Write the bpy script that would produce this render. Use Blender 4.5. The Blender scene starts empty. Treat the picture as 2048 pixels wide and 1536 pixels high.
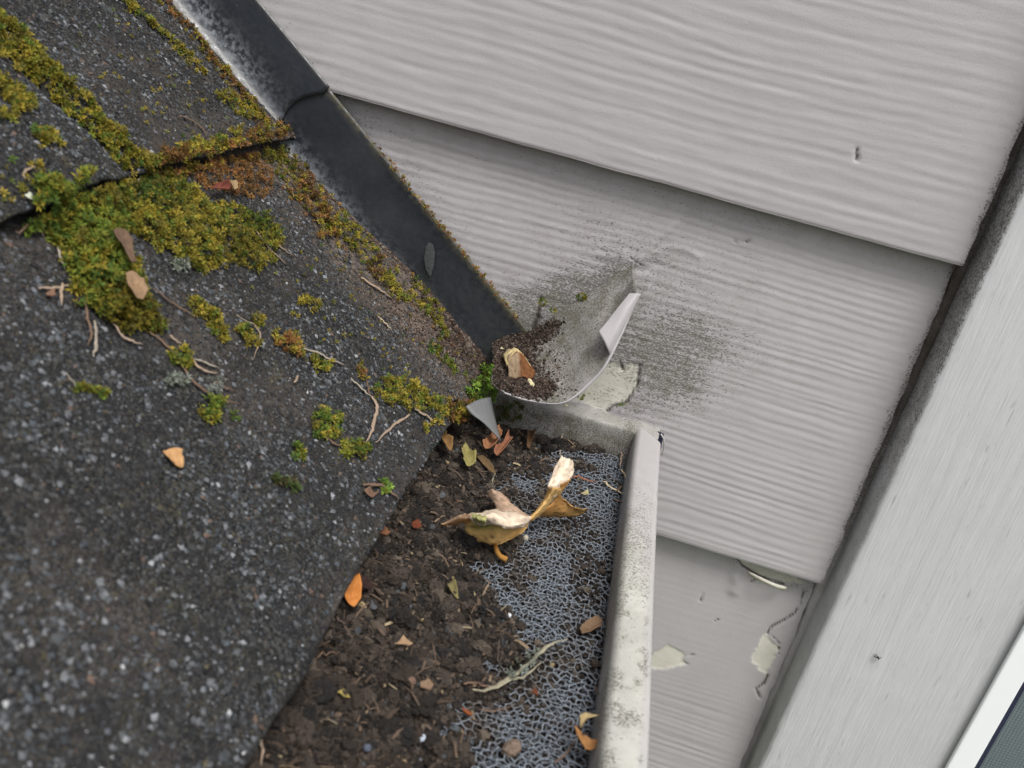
import bpy, math
import numpy as np
from mathutils import Vector, Matrix
from mathutils.geometry import delaunay_2d_cdt

SC = bpy.context.scene
COL = SC.collection
# ------------------------------------------------------------------ camera
CC = np.array([-0.1435093, -0.42016785, 0.05253802])
CM = np.array([[0.95658138, 0.16642864, 0.2392772],
               [-0.28309342, 0.3351773, 0.89861799],
               [-0.06935549, 0.92733903, -0.36773921]])     # rows: right, up, forward
FPX = 1832.09                                                # focal length in pixels of the 2048 px photograph
cam = bpy.data.cameras.new('camera')
cam.sensor_width = 36.0
cam.lens = FPX / 2048 * 36.0
cam.clip_start = 0.005
cam.clip_end = 200.0
cam.dof.use_dof = True
cam.dof.focus_distance = 0.405
cam.dof.aperture_fstop = 20.0
co = bpy.data.objects.new('camera', cam)
COL.objects.link(co)
mw = Matrix.Identity(4)
for i in range(3):
    mw[i][0] = CM[0][i]; mw[i][1] = CM[1][i]; mw[i][2] = -CM[2][i]; mw[i][3] = CC[i]
co.matrix_world = mw
SC.camera = co
# ------------------------------------------------------------------ light: overcast sky and a very soft sun
SUN_EL, SUN_AZ = math.radians(64), math.radians(150)         # azimuth clockwise from +Y
world = bpy.data.worlds.new('World')
SC.world = world
world.use_nodes = True
wt = world.node_tree
bg = wt.nodes['Background']
sky = wt.nodes.new('ShaderNodeTexSky')
sky.sky_type = 'NISHITA'
sky.sun_disc = False
sky.sun_elevation = SUN_EL
sky.sun_rotation = SUN_AZ
sky.dust_density = 4.0
hs = wt.nodes.new('ShaderNodeHueSaturation')                 # cloud cover: nearly colourless sky
hs.inputs['Saturation'].default_value = 0.3
wt.links.new(sky.outputs[0], hs.inputs['Color'])
wt.links.new(hs.outputs[0], bg.inputs['Color'])
bg.inputs['Strength'].default_value = 0.12
sl = bpy.data.lights.new('sun', 'SUN')
sl.energy = 1.5
sl.angle = math.radians(22)
sl.color = (1.0, 0.985, 0.96)
so = bpy.data.objects.new('sun', sl)
COL.objects.link(so)
sd = Vector((math.sin(SUN_AZ) * math.cos(SUN_EL), math.cos(SUN_AZ) * math.cos(SUN_EL), math.sin(SUN_EL)))
so.rotation_euler = sd.to_track_quat('Z', 'Y').to_euler()
so.location = (0.5, -1.5, 2)
vs = SC.view_settings
vs.view_transform = 'Standard'
vs.look = 'None'
vs.exposure = 0.70
vs.gamma = 1.0
vs.use_curve_mapping = False

# ------------------------------------------------------------------ numeric helpers
def ray(px, py):
    px = np.asarray(px, float); py = np.asarray(py, float)
    v = np.stack([(px - 1024) / FPX, -(py - 768) / FPX, np.ones_like(px)], -1)
    return v @ CM

def hit(px, py, P, n):
    d = ray(px, py); n = np.asarray(n, float)
    t = ((np.asarray(P, float) - CC) @ n) / (d @ n)
    return CC + d * t[..., None]

def at_wall(px, py, y=-0.008): return hit(px, py, (0, y, 0), (0, 1, 0))
def at_flat(px, py, z): return hit(px, py, (0, 0, z), (0, 0, 1))

def hsh(ix, iy, seed):
    with np.errstate(over='ignore'):
        h = (ix.astype(np.int64) * 374761393 + iy.astype(np.int64) * 668265263 + seed * 1442695041).astype(np.uint64)
        h = (h ^ (h >> np.uint64(13))) * np.uint64(1274126177)
        h = h ^ (h >> np.uint64(16))
        h = h * np.uint64(2246822519)
        h = h ^ (h >> np.uint64(15))
    return (h & np.uint64(0xFFFFFF)).astype(float) / 0xFFFFFF

def vn(x, y, seed=0):
    x = np.asarray(x, float); y = np.asarray(y, float)
    x, y = np.broadcast_arrays(x, y)
    ix = np.floor(x).astype(np.int64); iy = np.floor(y).astype(np.int64)
    fx = x - ix; fy = y - iy
    fx = fx * fx * fx * (fx * (fx * 6 - 15) + 10); fy = fy * fy * fy * (fy * (fy * 6 - 15) + 10)
    a = hsh(ix, iy, seed); b = hsh(ix + 1, iy, seed); c = hsh(ix, iy + 1, seed); d = hsh(ix + 1, iy + 1, seed)
    return (a * (1 - fx) + b * fx) * (1 - fy) + (c * (1 - fx) + d * fx) * fy

def fbm(x, y, o=4, seed=0, g=0.5):
    r = 0; a = 1; t = 0
    for k in range(o):
        r = r + a * vn(x * 2 ** k + 17.3 * k, y * 2 ** k + 5.1 * k, seed + k); t += a; a *= g
    return r / t                                                # 0..1, mean .5

def sm(x, a, b):
    t = np.clip((np.asarray(x, float) - a) / (b - a), 0, 1)
    return t * t * (3 - 2 * t)

def segdist(x, y, poly):
    """distance of points to a polyline"""
    poly = np.asarray(poly, float); best = np.full(np.shape(x), 1e9)
    if len(poly) == 1: return np.hypot(x - poly[0, 0], y - poly[0, 1])
    for a, b in zip(poly[:-1], poly[1:]):
        d = b - a; L = d @ d + 1e-18
        t = np.clip(((x - a[0]) * d[0] + (y - a[1]) * d[1]) / L, 0, 1)
        best = np.minimum(best, np.hypot(x - a[0] - t * d[0], y - a[1] - t * d[1]))
    return best

def inside(x, y, poly):
    poly = np.asarray(poly, float); c = np.zeros(np.shape(x), bool); n = len(poly)
    for i in range(n):
        x1, y1 = poly[i]; x2, y2 = poly[(i + 1) % n]
        if y1 == y2: continue
        c ^= ((y1 > y) != (y2 > y)) & (x < (x2 - x1) * (y - y1) / (y2 - y1) + x1)
    return c

def signed(x, y, poly):
    d = segdist(x, y, list(poly) + [poly[0]])
    return np.where(inside(x, y, poly), d, -d)                   # positive inside

def spline(pts, n):
    """Catmull-Rom through points, n samples"""
    P = np.asarray(pts, float)
    if len(P) == 2: return P[0] + np.linspace(0, 1, n)[:, None] * (P[1] - P[0])
    P = np.vstack([2 * P[0] - P[1], P, 2 * P[-1] - P[-2]])
    m = len(P) - 3; t = np.linspace(0, m - 1e-9, n); i = t.astype(int); u = (t - i)[:, None]
    a, b, c, d = P[i], P[i + 1], P[i + 2], P[i + 3]
    return 0.5 * (2 * b + (c - a) * u + (2 * a - 5 * b + 4 * c - d) * u ** 2 + (3 * b - a - 3 * c + d) * u ** 3)

# ------------------------------------------------------------------ mesh helpers
def mk(name, V, faces, mat, parent=None, attrs=None, smooth=False):
    V = np.asarray(V, np.float32).reshape(-1, 3)
    if not isinstance(faces, list): faces = [faces]
    faces = [np.asarray(f, np.int32) for f in faces if len(f)]
    loops = np.concatenate([f.ravel() for f in faces])
    tot = np.concatenate([np.full(len(f), f.shape[1], np.int32) for f in faces])
    st = np.concatenate([[0], np.cumsum(tot)[:-1]]).astype(np.int32)
    me = bpy.data.meshes.new(name)
    me.vertices.add(len(V)); me.vertices.foreach_set('co', V.ravel())
    me.loops.add(len(loops)); me.loops.foreach_set('vertex_index', loops)
    me.polygons.add(len(tot)); me.polygons.foreach_set('loop_start', st)
    me.polygons.foreach_set('use_smooth', np.full(len(tot), smooth))
    me.update(calc_edges=True)
    for k, a in (attrs or {}).items():
        a = np.asarray(a, np.float32)
        if a.ndim == 1:
            at = me.attributes.new(k, 'FLOAT', 'POINT'); at.data.foreach_set('value', a)
        else:
            if a.shape[1] == 3: a = np.concatenate([a, np.ones((len(a), 1), np.float32)], 1)
            at = me.attributes.new(k, 'FLOAT_COLOR', 'POINT'); at.data.foreach_set('color', np.ascontiguousarray(a).ravel())
    me.materials.append(mat)
    me.validate()
    o = bpy.data.objects.new(name, me)
    COL.objects.link(o)
    if parent: o.parent = parent
    return o

def tag(o, label=None, cat=None, group=None, kind=None):
    if label: o['label'] = label
    if cat: o['category'] = cat
    if group: o['group'] = group
    if kind: o['kind'] = kind
    return o

def empty(name, loc=(0, 0, 0)):
    o = bpy.data.objects.new(name, None); o.empty_display_size = 0.02
    COL.objects.link(o); o.location = loc
    return o

def adopt(o, p):
    """parent to an empty that is not at the origin, keeping world coordinates"""
    o.parent = p; o.matrix_parent_inverse = Matrix.Translation(p.location).inverted()
    return o

def quads(nu, nv, off=0):
    i, j = np.meshgrid(np.arange(nu - 1), np.arange(nv - 1), indexing='ij')
    a = (i * nv + j).ravel() + off
    return np.stack([a, a + nv, a + nv + 1, a + 1], 1)

class MB:
    def __init__(s): s.V = []; s.F = []; s.n = 0; s.A = []
    def add(s, V, F, col=None):
        V = np.asarray(V, float).reshape(-1, 3)
        if not isinstance(F, list): F = [F]
        for f in F: s.F.append(np.asarray(f) + s.n)
        s.V.append(V); s.n += len(V)
        if col is not None:
            col = np.asarray(col, float); s.A.append(np.tile(col, (len(V), 1)) if col.ndim == 1 else col)
        return s
    def build(s, name, mat, parent=None, smooth=False):
        d = {}
        for f in s.F: d.setdefault(f.shape[1], []).append(f)
        return mk(name, np.concatenate(s.V), [np.concatenate(v) for v in d.values()], mat, parent,
                  {'col': np.concatenate(s.A)} if s.A else None, smooth)

def box(x0, x1, y0, y1, z0, z1):
    V = [(x, y, z) for x in (x0, x1) for y in (y0, y1) for z in (z0, z1)]
    F = [(0, 1, 3, 2), (4, 6, 7, 5), (0, 4, 5, 1), (2, 3, 7, 6), (0, 2, 6, 4), (1, 5, 7, 3)]
    return np.array(V), np.array(F)

def tube(P, R, sides=6, flat=1.0, up=(0, 0, 1)):
    P = np.asarray(P, float); n = len(P); R = np.broadcast_to(np.asarray(R, float), (n,))
    T = np.gradient(P, axis=0); T /= np.linalg.norm(T, axis=1, keepdims=True) + 1e-12
    A = np.cross(T, np.asarray(up, float)); A /= np.linalg.norm(A, axis=1, keepdims=True) + 1e-9
    B = np.cross(A, T)
    th = np.arange(sides) / sides * 2 * np.pi
    V = P[:, None] + R[:, None, None] * (np.cos(th)[None, :, None] * A[:, None] + flat * np.sin(th)[None, :, None] * B[:, None])
    i, j = np.meshgrid(np.arange(n - 1), np.arange(sides), indexing='ij')
    a = (i * sides + j).ravel(); b = (i * sides + (j + 1) % sides).ravel()
    F = np.stack([a, b, b + sides, a + sides], 1)
    V = V.reshape(-1, 3)
    caps = np.concatenate([V, P[:1], P[-1:]])
    c0, c1 = n * sides, n * sides + 1
    j = np.arange(sides)
    T0 = np.stack([np.full(sides, c0), (j + 1) % sides, j], 1)
    T1 = np.stack([np.full(sides, c1), (n - 1) * sides + j, (n - 1) * sides + (j + 1) % sides], 1)
    return caps, [F, np.concatenate([T0, T1])]

def ico(sub):
    t = (1 + 5 ** .5) / 2
    V = [(-1, t, 0), (1, t, 0), (-1, -t, 0), (1, -t, 0), (0, -1, t), (0, 1, t), (0, -1, -t), (0, 1, -t), (t, 0, -1), (t, 0, 1), (-t, 0, -1), (-t, 0, 1)]
    F = [(0, 11, 5), (0, 5, 1), (0, 1, 7), (0, 7, 10), (0, 10, 11), (1, 5, 9), (5, 11, 4), (11, 10, 2), (10, 7, 6), (7, 1, 8), (3, 9, 4), (3, 4, 2), (3, 2, 6), (3, 6, 8), (3, 8, 9), (4, 9, 5), (2, 4, 11), (6, 2, 10), (8, 6, 7), (9, 8, 1)]
    V = [np.array(v) / np.linalg.norm(v) for v in V]
    for _ in range(sub):
        cache = {}; G = []
        def mid(a, b):
            k = (min(a, b), max(a, b))
            if k not in cache:
                m = V[a] + V[b]; V.append(m / np.linalg.norm(m)); cache[k] = len(V) - 1
            return cache[k]
        for a, b, c in F:
            x, y, z = mid(a, b), mid(b, c), mid(c, a)
            G += [(a, x, z), (b, y, x), (c, z, y), (x, y, z)]
        F = G
    return np.array(V), np.array(F)

def randrot(n, rng):
    q = rng.normal(size=(n, 4)); q /= np.linalg.norm(q, axis=1, keepdims=True)
    w, x, y, z = q.T
    return np.stack([np.stack([1 - 2 * (y * y + z * z), 2 * (x * y - z * w), 2 * (x * z + y * w)], -1),
                     np.stack([2 * (x * y + z * w), 1 - 2 * (x * x + z * z), 2 * (y * z - x * w)], -1),
                     np.stack([2 * (x * z - y * w), 2 * (y * z + x * w), 1 - 2 * (x * x + y * y)], -1)], 1)

def chunks(pos, size, col, rng, sub=0, jit=0.25, squash=None, n=None):
    """irregular lumps at pos; size (N,) or (N,3)"""
    B, F = ico(sub); N = len(pos); k = len(B)
    size = np.asarray(size, float)
    if size.ndim == 1: size = size[:, None] * rng.uniform(0.7, 1.25, (N, 3))
    V = B[None] * (1 + rng.uniform(-jit, jit, (N, k, 1)))
    V = V * size[:, None]
    V = np.einsum('nij,nkj->nki', randrot(N, rng), V)
    if squash is not None:                                          # flatten along normal n
        n = np.asarray(n, float)
        V = V - (V @ n)[..., None] * n * (1 - squash)
    V = V + pos[:, None]
    FF = (F[None] + (np.arange(N) * k)[:, None, None]).reshape(-1, 3)
    C = np.repeat(col, k, axis=0)
    return V.reshape(-1, 3), FF, C

# ------------------------------------------------------------------ materials
def newmat(name):
    m = bpy.data.materials.new(name); m.use_nodes = True
    return m, m.node_tree, m.node_tree.nodes['Principled BSDF']

def N(t, typ, **kw):
    n = t.nodes.new(typ)
    for k, v in kw.items(): setattr(n, k, v)
    return n

def sock(t, s, v):
    if isinstance(v, (int, float)): s.default_value = v
    elif isinstance(v, (tuple, list)): s.default_value = (*v, 1.0) if len(v) == 3 and s.type == 'RGBA' else v
    else: t.links.new(v, s)

def math_(t, op, a, b=0.0, c=None, clamp=False):
    n = N(t, 'ShaderNodeMath', operation=op, use_clamp=clamp)
    sock(t, n.inputs[0], a); sock(t, n.inputs[1], b)
    if c is not None: sock(t, n.inputs[2], c)
    return n.outputs[0]

def mix(t, f, a, b, mode='MIX'):
    n = N(t, 'ShaderNodeMix', data_type='RGBA', blend_type=mode)
    sock(t, n.inputs[0], f); sock(t, n.inputs[6], a); sock(t, n.inputs[7], b)
    return n.outputs[2]

def coords(t, scale=(1, 1, 1), rot=(0, 0, 0)):
    tc = N(t, 'ShaderNodeTexCoord'); mp = N(t, 'ShaderNodeMapping')
    mp.inputs['Scale'].default_value = scale; mp.inputs['Rotation'].default_value = rot
    t.links.new(tc.outputs['Object'], mp.inputs['Vector'])
    return mp.outputs[0]

def noise(t, vec, scale, detail=3.0, rough=0.55, out=0):
    n = N(t, 'ShaderNodeTexNoise'); t.links.new(vec, n.inputs['Vector'])
    n.inputs['Scale'].default_value = scale; n.inputs['Detail'].default_value = detail; n.inputs['Roughness'].default_value = rough
    return n.outputs[out]

def attr(t, name):
    n = N(t, 'ShaderNodeAttribute'); n.attribute_name = name
    return n

def ramp(t, f, a, b):
    n = N(t, 'ShaderNodeMapRange', interpolation_type='SMOOTHSTEP')
    sock(t, n.inputs[0], f); n.inputs[1].default_value = a; n.inputs[2].default_value = b
    return n.outputs[0]

def bump(t, b, h, strength, dist):
    n = N(t, 'ShaderNodeBump'); n.inputs['Strength'].default_value = strength; n.inputs['Distance'].default_value = dist
    t.links.new(h, n.inputs['Height']); t.links.new(n.outputs[0], b.inputs['Normal'])

def m_attr(name, rough=0.8, spec=0.3, var=0.25, vscale=900, bmp=0.0003, translucent=0.0):
    """colour comes from the vertex attribute, broken up by fine noise"""
    m, t, b = newmat(name)
    c = attr(t, 'col').outputs['Color']
    v = coords(t)
    nz = noise(t, v, vscale, 3)
    f = math_(t, 'MULTIPLY_ADD', nz, 2 * var, 1 - var)
    cc = N(t, 'ShaderNodeVectorMath', operation='SCALE'); t.links.new(c, cc.inputs[0]); t.links.new(f, cc.inputs['Scale'])
    t.links.new(cc.outputs[0], b.inputs['Base Color'])
    b.inputs['Roughness'].default_value = rough; b.inputs['Specular IOR Level'].default_value = spec
    if bmp: bump(t, b, nz, 0.5, bmp)
    if translucent:
        tr = N(t, 'ShaderNodeBsdfTranslucent'); t.links.new(cc.outputs[0], tr.inputs['Color'])
        mx = N(t, 'ShaderNodeMixShader'); mx.inputs[0].default_value = translucent
        t.links.new(b.outputs[0], mx.inputs[1]); t.links.new(tr.outputs[0], mx.inputs[2])
        t.links.new(mx.outputs[0], t.nodes['Material Output'].inputs['Surface'])
    return m

PAINT = (0.395, 0.371, 0.376)
def m_paint(name, fissure=False, peel_clean=0.6, base=PAINT, film_k=0.55, peelcol=(0.60, 0.575, 0.50), stretch=(0.35, 1, 1.6), grain=None, rough=0.5, speck=0.10, warm=(0.21, 0.20, 0.155)):
    """weathered paint. attribute 'mask': r dirt and algae, g bare patch, b crack"""
    m, t, b = newmat(name)
    v = coords(t); vst = coords(t, stretch)
    sp = N(t, 'ShaderNodeSeparateColor'); t.links.new(attr(t, 'mask').outputs['Color'], sp.inputs[0])
    dirt, peel, crack = sp.outputs[0], sp.outputs[1], sp.outputs[2]
    big = noise(t, v, 9, 4)
    mid = noise(t, v, 60, 4)
    k = math_(t, 'MULTIPLY_ADD', big, 0.22, 0.89)
    k = math_(t, 'MULTIPLY', k, math_(t, 'MULTIPLY_ADD', mid, 0.12, 0.94))
    c0 = N(t, 'ShaderNodeVectorMath', operation='SCALE'); c0.inputs[0].default_value = base; t.links.new(k, c0.inputs['Scale'])
    fine = noise(t, v, 1500, 2)
    pk = mix(t, ramp(t, mid, 0.35, 0.65), peelcol, tuple(x * 0.86 for x in peelcol))
    c = mix(t, peel, c0.outputs[0], pk)
    # olive film, then specks
    film = math_(t, 'MULTIPLY', math_(t, 'MULTIPLY', dirt, math_(t, 'MULTIPLY_ADD', peel, -peel_clean, 1.0)), ramp(t, noise(t, v, 130, 5, 0.65), 0.35, 0.75))
    c = mix(t, math_(t, 'MULTIPLY', film, film_k, clamp=True), c, warm)
    sn = noise(t, vst, 1500, 4, 0.6)
    th = math_(t, 'SUBTRACT', sn, math_(t, 'MULTIPLY_ADD', math_(t, 'MULTIPLY', dirt, math_(t, 'MULTIPLY_ADD', peel, -peel_clean, 1.0)), -0.24, 0.80 - speck))
    spk = math_(t, 'MULTIPLY', th, 9.0, clamp=True)
    sc = mix(t, noise(t, v, 200, 2), (0.045, 0.041, 0.031), (0.09, 0.083, 0.052))
    c = mix(t, math_(t, 'MULTIPLY', spk, 0.72), c, sc)
    # tiny pale flecks
    fl = math_(t, 'MULTIPLY', math_(t, 'SUBTRACT', noise(t, v, 480, 1), 0.815), 30.0, clamp=True)
    c = mix(t, math_(t, 'MULTIPLY', fl, 0.7), c, (0.62, 0.62, 0.57))
    if fissure:
        fz = noise(t, coords(t, (1, 1, 0.10)), 900, 2, 0.5)
        fs = math_(t, 'MULTIPLY', math_(t, 'MULTIPLY', math_(t, 'SUBTRACT', fz, 0.635), 9.0, clamp=True), ramp(t, noise(t, v, 120, 3), 0.42, 0.62))
        c = mix(t, math_(t, 'MULTIPLY', fs, 0.42), c, (0.16, 0.16, 0.16))
    c = mix(t, crack, c, (0.06, 0.048, 0.037))
    t.links.new(c, b.inputs['Base Color'])
    rr = math_(t, 'MULTIPLY_ADD', math_(t, 'MAXIMUM', spk, peel), 0.35, rough, clamp=True)
    t.links.new(rr, b.inputs['Roughness'])
    b.inputs['Specular IOR Level'].default_value = 0.35
    h = math_(t, 'MULTIPLY_ADD', fine, 0.35, math_(t, 'MULTIPLY', spk, 0.5))
    h = math_(t, 'ADD', h, math_(t, 'MULTIPLY', mid, 0.8))
    if grain:
        g = noise(t, coords(t, grain[0]), grain[1], 4, 0.65)
        h = math_(t, 'MULTIPLY_ADD', g, grain[2], h)
    bump(t, b, h, 0.6, 0.0004)
    return m

def m_metal(name, base, rough=0.38, spec=0.5, metallic=0.0, stain=(0.3, 0.32, 0.35), sp_amt=0.0):
    m, t, b = newmat(name)
    v = coords(t)
    sp = N(t, 'ShaderNodeSeparateColor'); t.links.new(attr(t, 'mask').outputs['Color'], sp.inputs[0])
    n1 = noise(t, v, 35, 5, 0.6); n2 = noise(t, v, 420, 4, 0.6)
    k = math_(t, 'MULTIPLY_ADD', n1, 0.8, 0.6)
    c0 = N(t, 'ShaderNodeVectorMath', operation='SCALE'); c0.inputs[0].default_value = base; t.links.new(k, c0.inputs['Scale'])
    # chalky deposit where mask.r, brown grime where mask.g
    dep = math_(t, 'MULTIPLY', sp.outputs[0], ramp(t, n2, 0.38, 0.66))
    c = mix(t, dep, c0.outputs[0], stain)
    film = math_(t, 'MULTIPLY', ramp(t, n1, 0.45, 0.8), 0.12)
    c = mix(t, film, c, (0.11, 0.10, 0.085))
    gr = math_(t, 'MULTIPLY', sp.outputs[1], ramp(t, n2, 0.30, 0.60))
    c = mix(t, gr, c, mix(t, noise(t, v, 150, 3), (0.05, 0.038, 0.02), (0.10, 0.09, 0.035)))
    fl = math_(t, 'MULTIPLY', math_(t, 'SUBTRACT', noise(t, v, 380, 1), 0.79), 30.0, clamp=True)
    c = mix(t, math_(t, 'MULTIPLY', fl, 0.6), c, (0.42, 0.43, 0.42))
    t.links.new(c, b.inputs['Base Color'])
    r = math_(t, 'MULTIPLY_ADD', n2, 0.25, rough - 0.10)
    r = math_(t, 'ADD', r, math_(t, 'MULTIPLY', math_(t, 'MAXIMUM', dep, gr), 0.5), clamp=True)
    t.links.new(r, b.inputs['Roughness'])
    b.inputs['Metallic'].default_value = metallic
    b.inputs['Specular IOR Level'].default_value = spec
    bump(t, b, math_(t, 'ADD', math_(t, 'MULTIPLY', n1, 2.0), math_(t, 'MULTIPLY', n2, 0.5)), 0.35, 0.0006)
    return m

def m_plain(name, col, rough=0.6, spec=0.4, vscale=60, var=0.15):
    m, t, b = newmat(name)
    v = coords(t); nz = noise(t, v, vscale, 4)
    c = mix(t, nz, tuple(x * (1 - var) for x in col), tuple(min(1, x * (1 + var)) for x in col))
    t.links.new(c, b.inputs['Base Color'])
    b.inputs['Roughness'].default_value = rough; b.inputs['Specular IOR Level'].default_value = spec
    bump(t, b, nz, 0.2, 0.0005)
    return m

def m_shingle():
    """asphalt with mineral grains; 'dust' = brown dirt lying in the surface; the grains near the camera are also real"""
    m, t, b = newmat('asphalt shingle')
    v = coords(t)
    vo = N(t, 'ShaderNodeTexVoronoi'); t.links.new(v, vo.inputs['Vector']); vo.inputs['Scale'].default_value = 900
    vsep = N(t, 'ShaderNodeSeparateColor'); t.links.new(vo.outputs['Color'], vsep.inputs[0])
    g = ramp(t, vsep.outputs[0], 0.35, 1.0)
    c = mix(t, math_(t, 'POWER', g, 2.2), (0.010, 0.0105, 0.0115), (0.06, 0.06, 0.06))
    patch = ramp(t, noise(t, v, 45, 4, 0.6), 0.40, 0.62)
    c = mix(t, math_(t, 'MULTIPLY', patch, 0.75), c, (0.017, 0.017, 0.019))
    vo2 = N(t, 'ShaderNodeTexVoronoi'); t.links.new(v, vo2.inputs['Vector']); vo2.inputs['Scale'].default_value = 2600
    s2 = N(t, 'ShaderNodeSeparateColor'); t.links.new(vo2.outputs['Color'], s2.inputs[0])
    c = mix(t, ramp(t, s2.outputs[1], 0.72, 1.0), c, (0.045, 0.041, 0.032))
    lich = math_(t, 'MULTIPLY', ramp(t, noise(t, v, 70, 5, 0.7), 0.5, 0.75), ramp(t, noise(t, v, 900, 3), 0.45, 0.6))
    c = mix(t, math_(t, 'MULTIPLY', lich, 0.6), c, (0.10, 0.095, 0.05))
    du = attr(t, 'dust').outputs['Fac']
    dn = math_(t, 'MULTIPLY', du, ramp(t, noise(t, v, 300, 5, 0.7), 0.30, 0.62), clamp=True)
    c = mix(t, math_(t, 'MULTIPLY', dn, 0.85), c, mix(t, noise(t, v, 500, 3), (0.085, 0.062, 0.048), (0.19, 0.155, 0.125)))
    t.links.new(c, b.inputs['Base Color'])
    b.inputs['Roughness'].default_value = 0.75; b.inputs['Specular IOR Level'].default_value = 0.2
    h = math_(t, 'ADD', math_(t, 'MULTIPLY', vo.outputs['Distance'], -1.2), math_(t, 'MULTIPLY', noise(t, v, 2500, 2), 0.6))
    bump(t, b, h, 0.7, 0.0006)
    return m

M_SID = m_paint('grey painted siding', peel_clean=0.25, stretch=(0.6, 1, 1.2))
M_FLASH = m_paint('grey painted sheet metal', film_k=1.0, warm=(0.17, 0.155, 0.12), base=(0.31, 0.30, 0.28), stretch=(1, 1, 1), rough=0.42)
M_SCOOP = m_paint('dirty painted scoop metal', film_k=1.0, warm=(0.13, 0.12, 0.09), base=(0.27, 0.255, 0.245), stretch=(1, 1, 1), rough=0.45)
M_TRIM = m_paint('pale grey painted casing', fissure=True, base=(0.545, 0.54, 0.55), stretch=(1, 1, 0.6), grain=((1, 1, 0.06), 800, 2.0), speck=0.085, rough=0.5)
M_GUT = m_paint('cream weathered gutter enamel', peel_clean=0.0, base=(0.39, 0.37, 0.365), peelcol=(0.45, 0.44, 0.40), stretch=(1, 1, 1), rough=0.4, speck=0.10)
M_SHIN = m_shingle()
M_STEP = m_metal('dark coated flashing metal', (0.019, 0.023, 0.030), rough=0.30, spec=0.7, stain=(0.30, 0.32, 0.35))
M_DRIP = m_metal('bare grey metal', (0.13, 0.135, 0.14), rough=0.45, spec=0.6)
M_GRAN = m_attr('mineral grains', 0.6, 0.35, 0.18, 2500, 0.00015)
M_MOSS = m_attr('moss leaflets', 0.75, 0.25, 0.25, 700, 0, translucent=0.25)
M_SOIL = m_attr('rotted leaf soil', 0.9, 0.2, 0.45, 1400, 0.0005)
M_FOAM = m_attr('filter foam', 0.5, 0.45, 0.2, 400, 0.0001)
M_WOOD = m_attr('dry needles and twigs', 0.75, 0.3, 0.3, 1500, 0.0002)
M_LEAF = m_attr('dry leaf', 0.85, 0.12, 0.28, 520, 0.0006, translucent=0.18)
M_VINYL = m_plain('white vinyl', (0.88, 0.89, 0.90), 0.35, 0.5, 20, 0.03)
M_DARK = m_plain('black rubber spline and joint shade', (0.02, 0.022, 0.05), 0.5)
M_SCREEN = m_plain('screen wire', (0.20, 0.23, 0.24), 0.5, 0.4)
M_GLASS = m_plain('window glass', (0.30, 0.38, 0.40), 0.12, 0.6, 8, 0.2)
M_GROUND = m_plain('lawn', (0.10, 0.12, 0.07), 0.9, 0.2, 3, 0.4)
M_WOODB = m_plain('weathered board', (0.22, 0.19, 0.16), 0.8, 0.3, 40, 0.3)

# ------------------------------------------------------------------ ground far below the roof
gs = np.array([(-60, -60, -3), (60, -60, -3), (60, 60, -3), (-60, 60, -3)])
tag(mk('ground', gs, np.array([[0, 1, 2, 3]]), M_GROUND), kind='structure')

# ------------------------------------------------------------------ siding wall
E = 0.165
SR = 0.7255                                  # roof slope
HS = math.hypot(1, SR)
wall = empty('siding_wall', (-0.4, 0, -0.9))
tag(wall, 'house wall of mauve grey lap siding boards, speckled with algae beside the roof', 'wall')

def wpx(pts, y=-0.008): return at_wall(np.array([p[0] for p in pts]), np.array([p[1] for p in pts]), y)[:, [0, 2]]

DIRT = [  # centre, radii (px), strength
    ((1270, 720), (150, 120), 0.66), ((1350, 775), (130, 85), 0.55), ((1150, 600), (110, 80), 0.75),
    ((1320, 660), (240, 130), 0.42), ((1150, 460), (240, 130), 0.32), ((1430, 640), (300, 190), 0.30),
    ((1230, 815), (110, 50), 0.45), ((1055, 610), (60, 50), 0.7), ((880, 350), (200, 110), 0.14), ((1500, 480), (320, 140), 0.12), ((1250, 500), (120, 60), 0.3)]
PEEL = [[(1140, 800), (1165, 770), (1205, 735), (1228, 722), (1243, 740), (1252, 728), (1272, 732), (1279, 752), (1268, 785), (1248, 806), (1226, 812), (1214, 822), (1180, 812)],
        [(1295, 1338), (1300, 1312), (1335, 1292), (1352, 1300), (1372, 1315), (1364, 1325), (1376, 1330), (1340, 1342)],
        [(1530, 1273), (1541, 1286), (1556, 1294), (1560, 1306), (1549, 1326), (1541, 1340), (1536, 1356), (1518, 1346), (1503, 1331), (1508, 1309), (1516, 1288)],
        [(1470, 1118), (1500, 1130), (1560, 1152), (1612, 1172), (1608, 1180), (1570, 1176), (1530, 1166), (1497, 1148), (1482, 1140)]]
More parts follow.
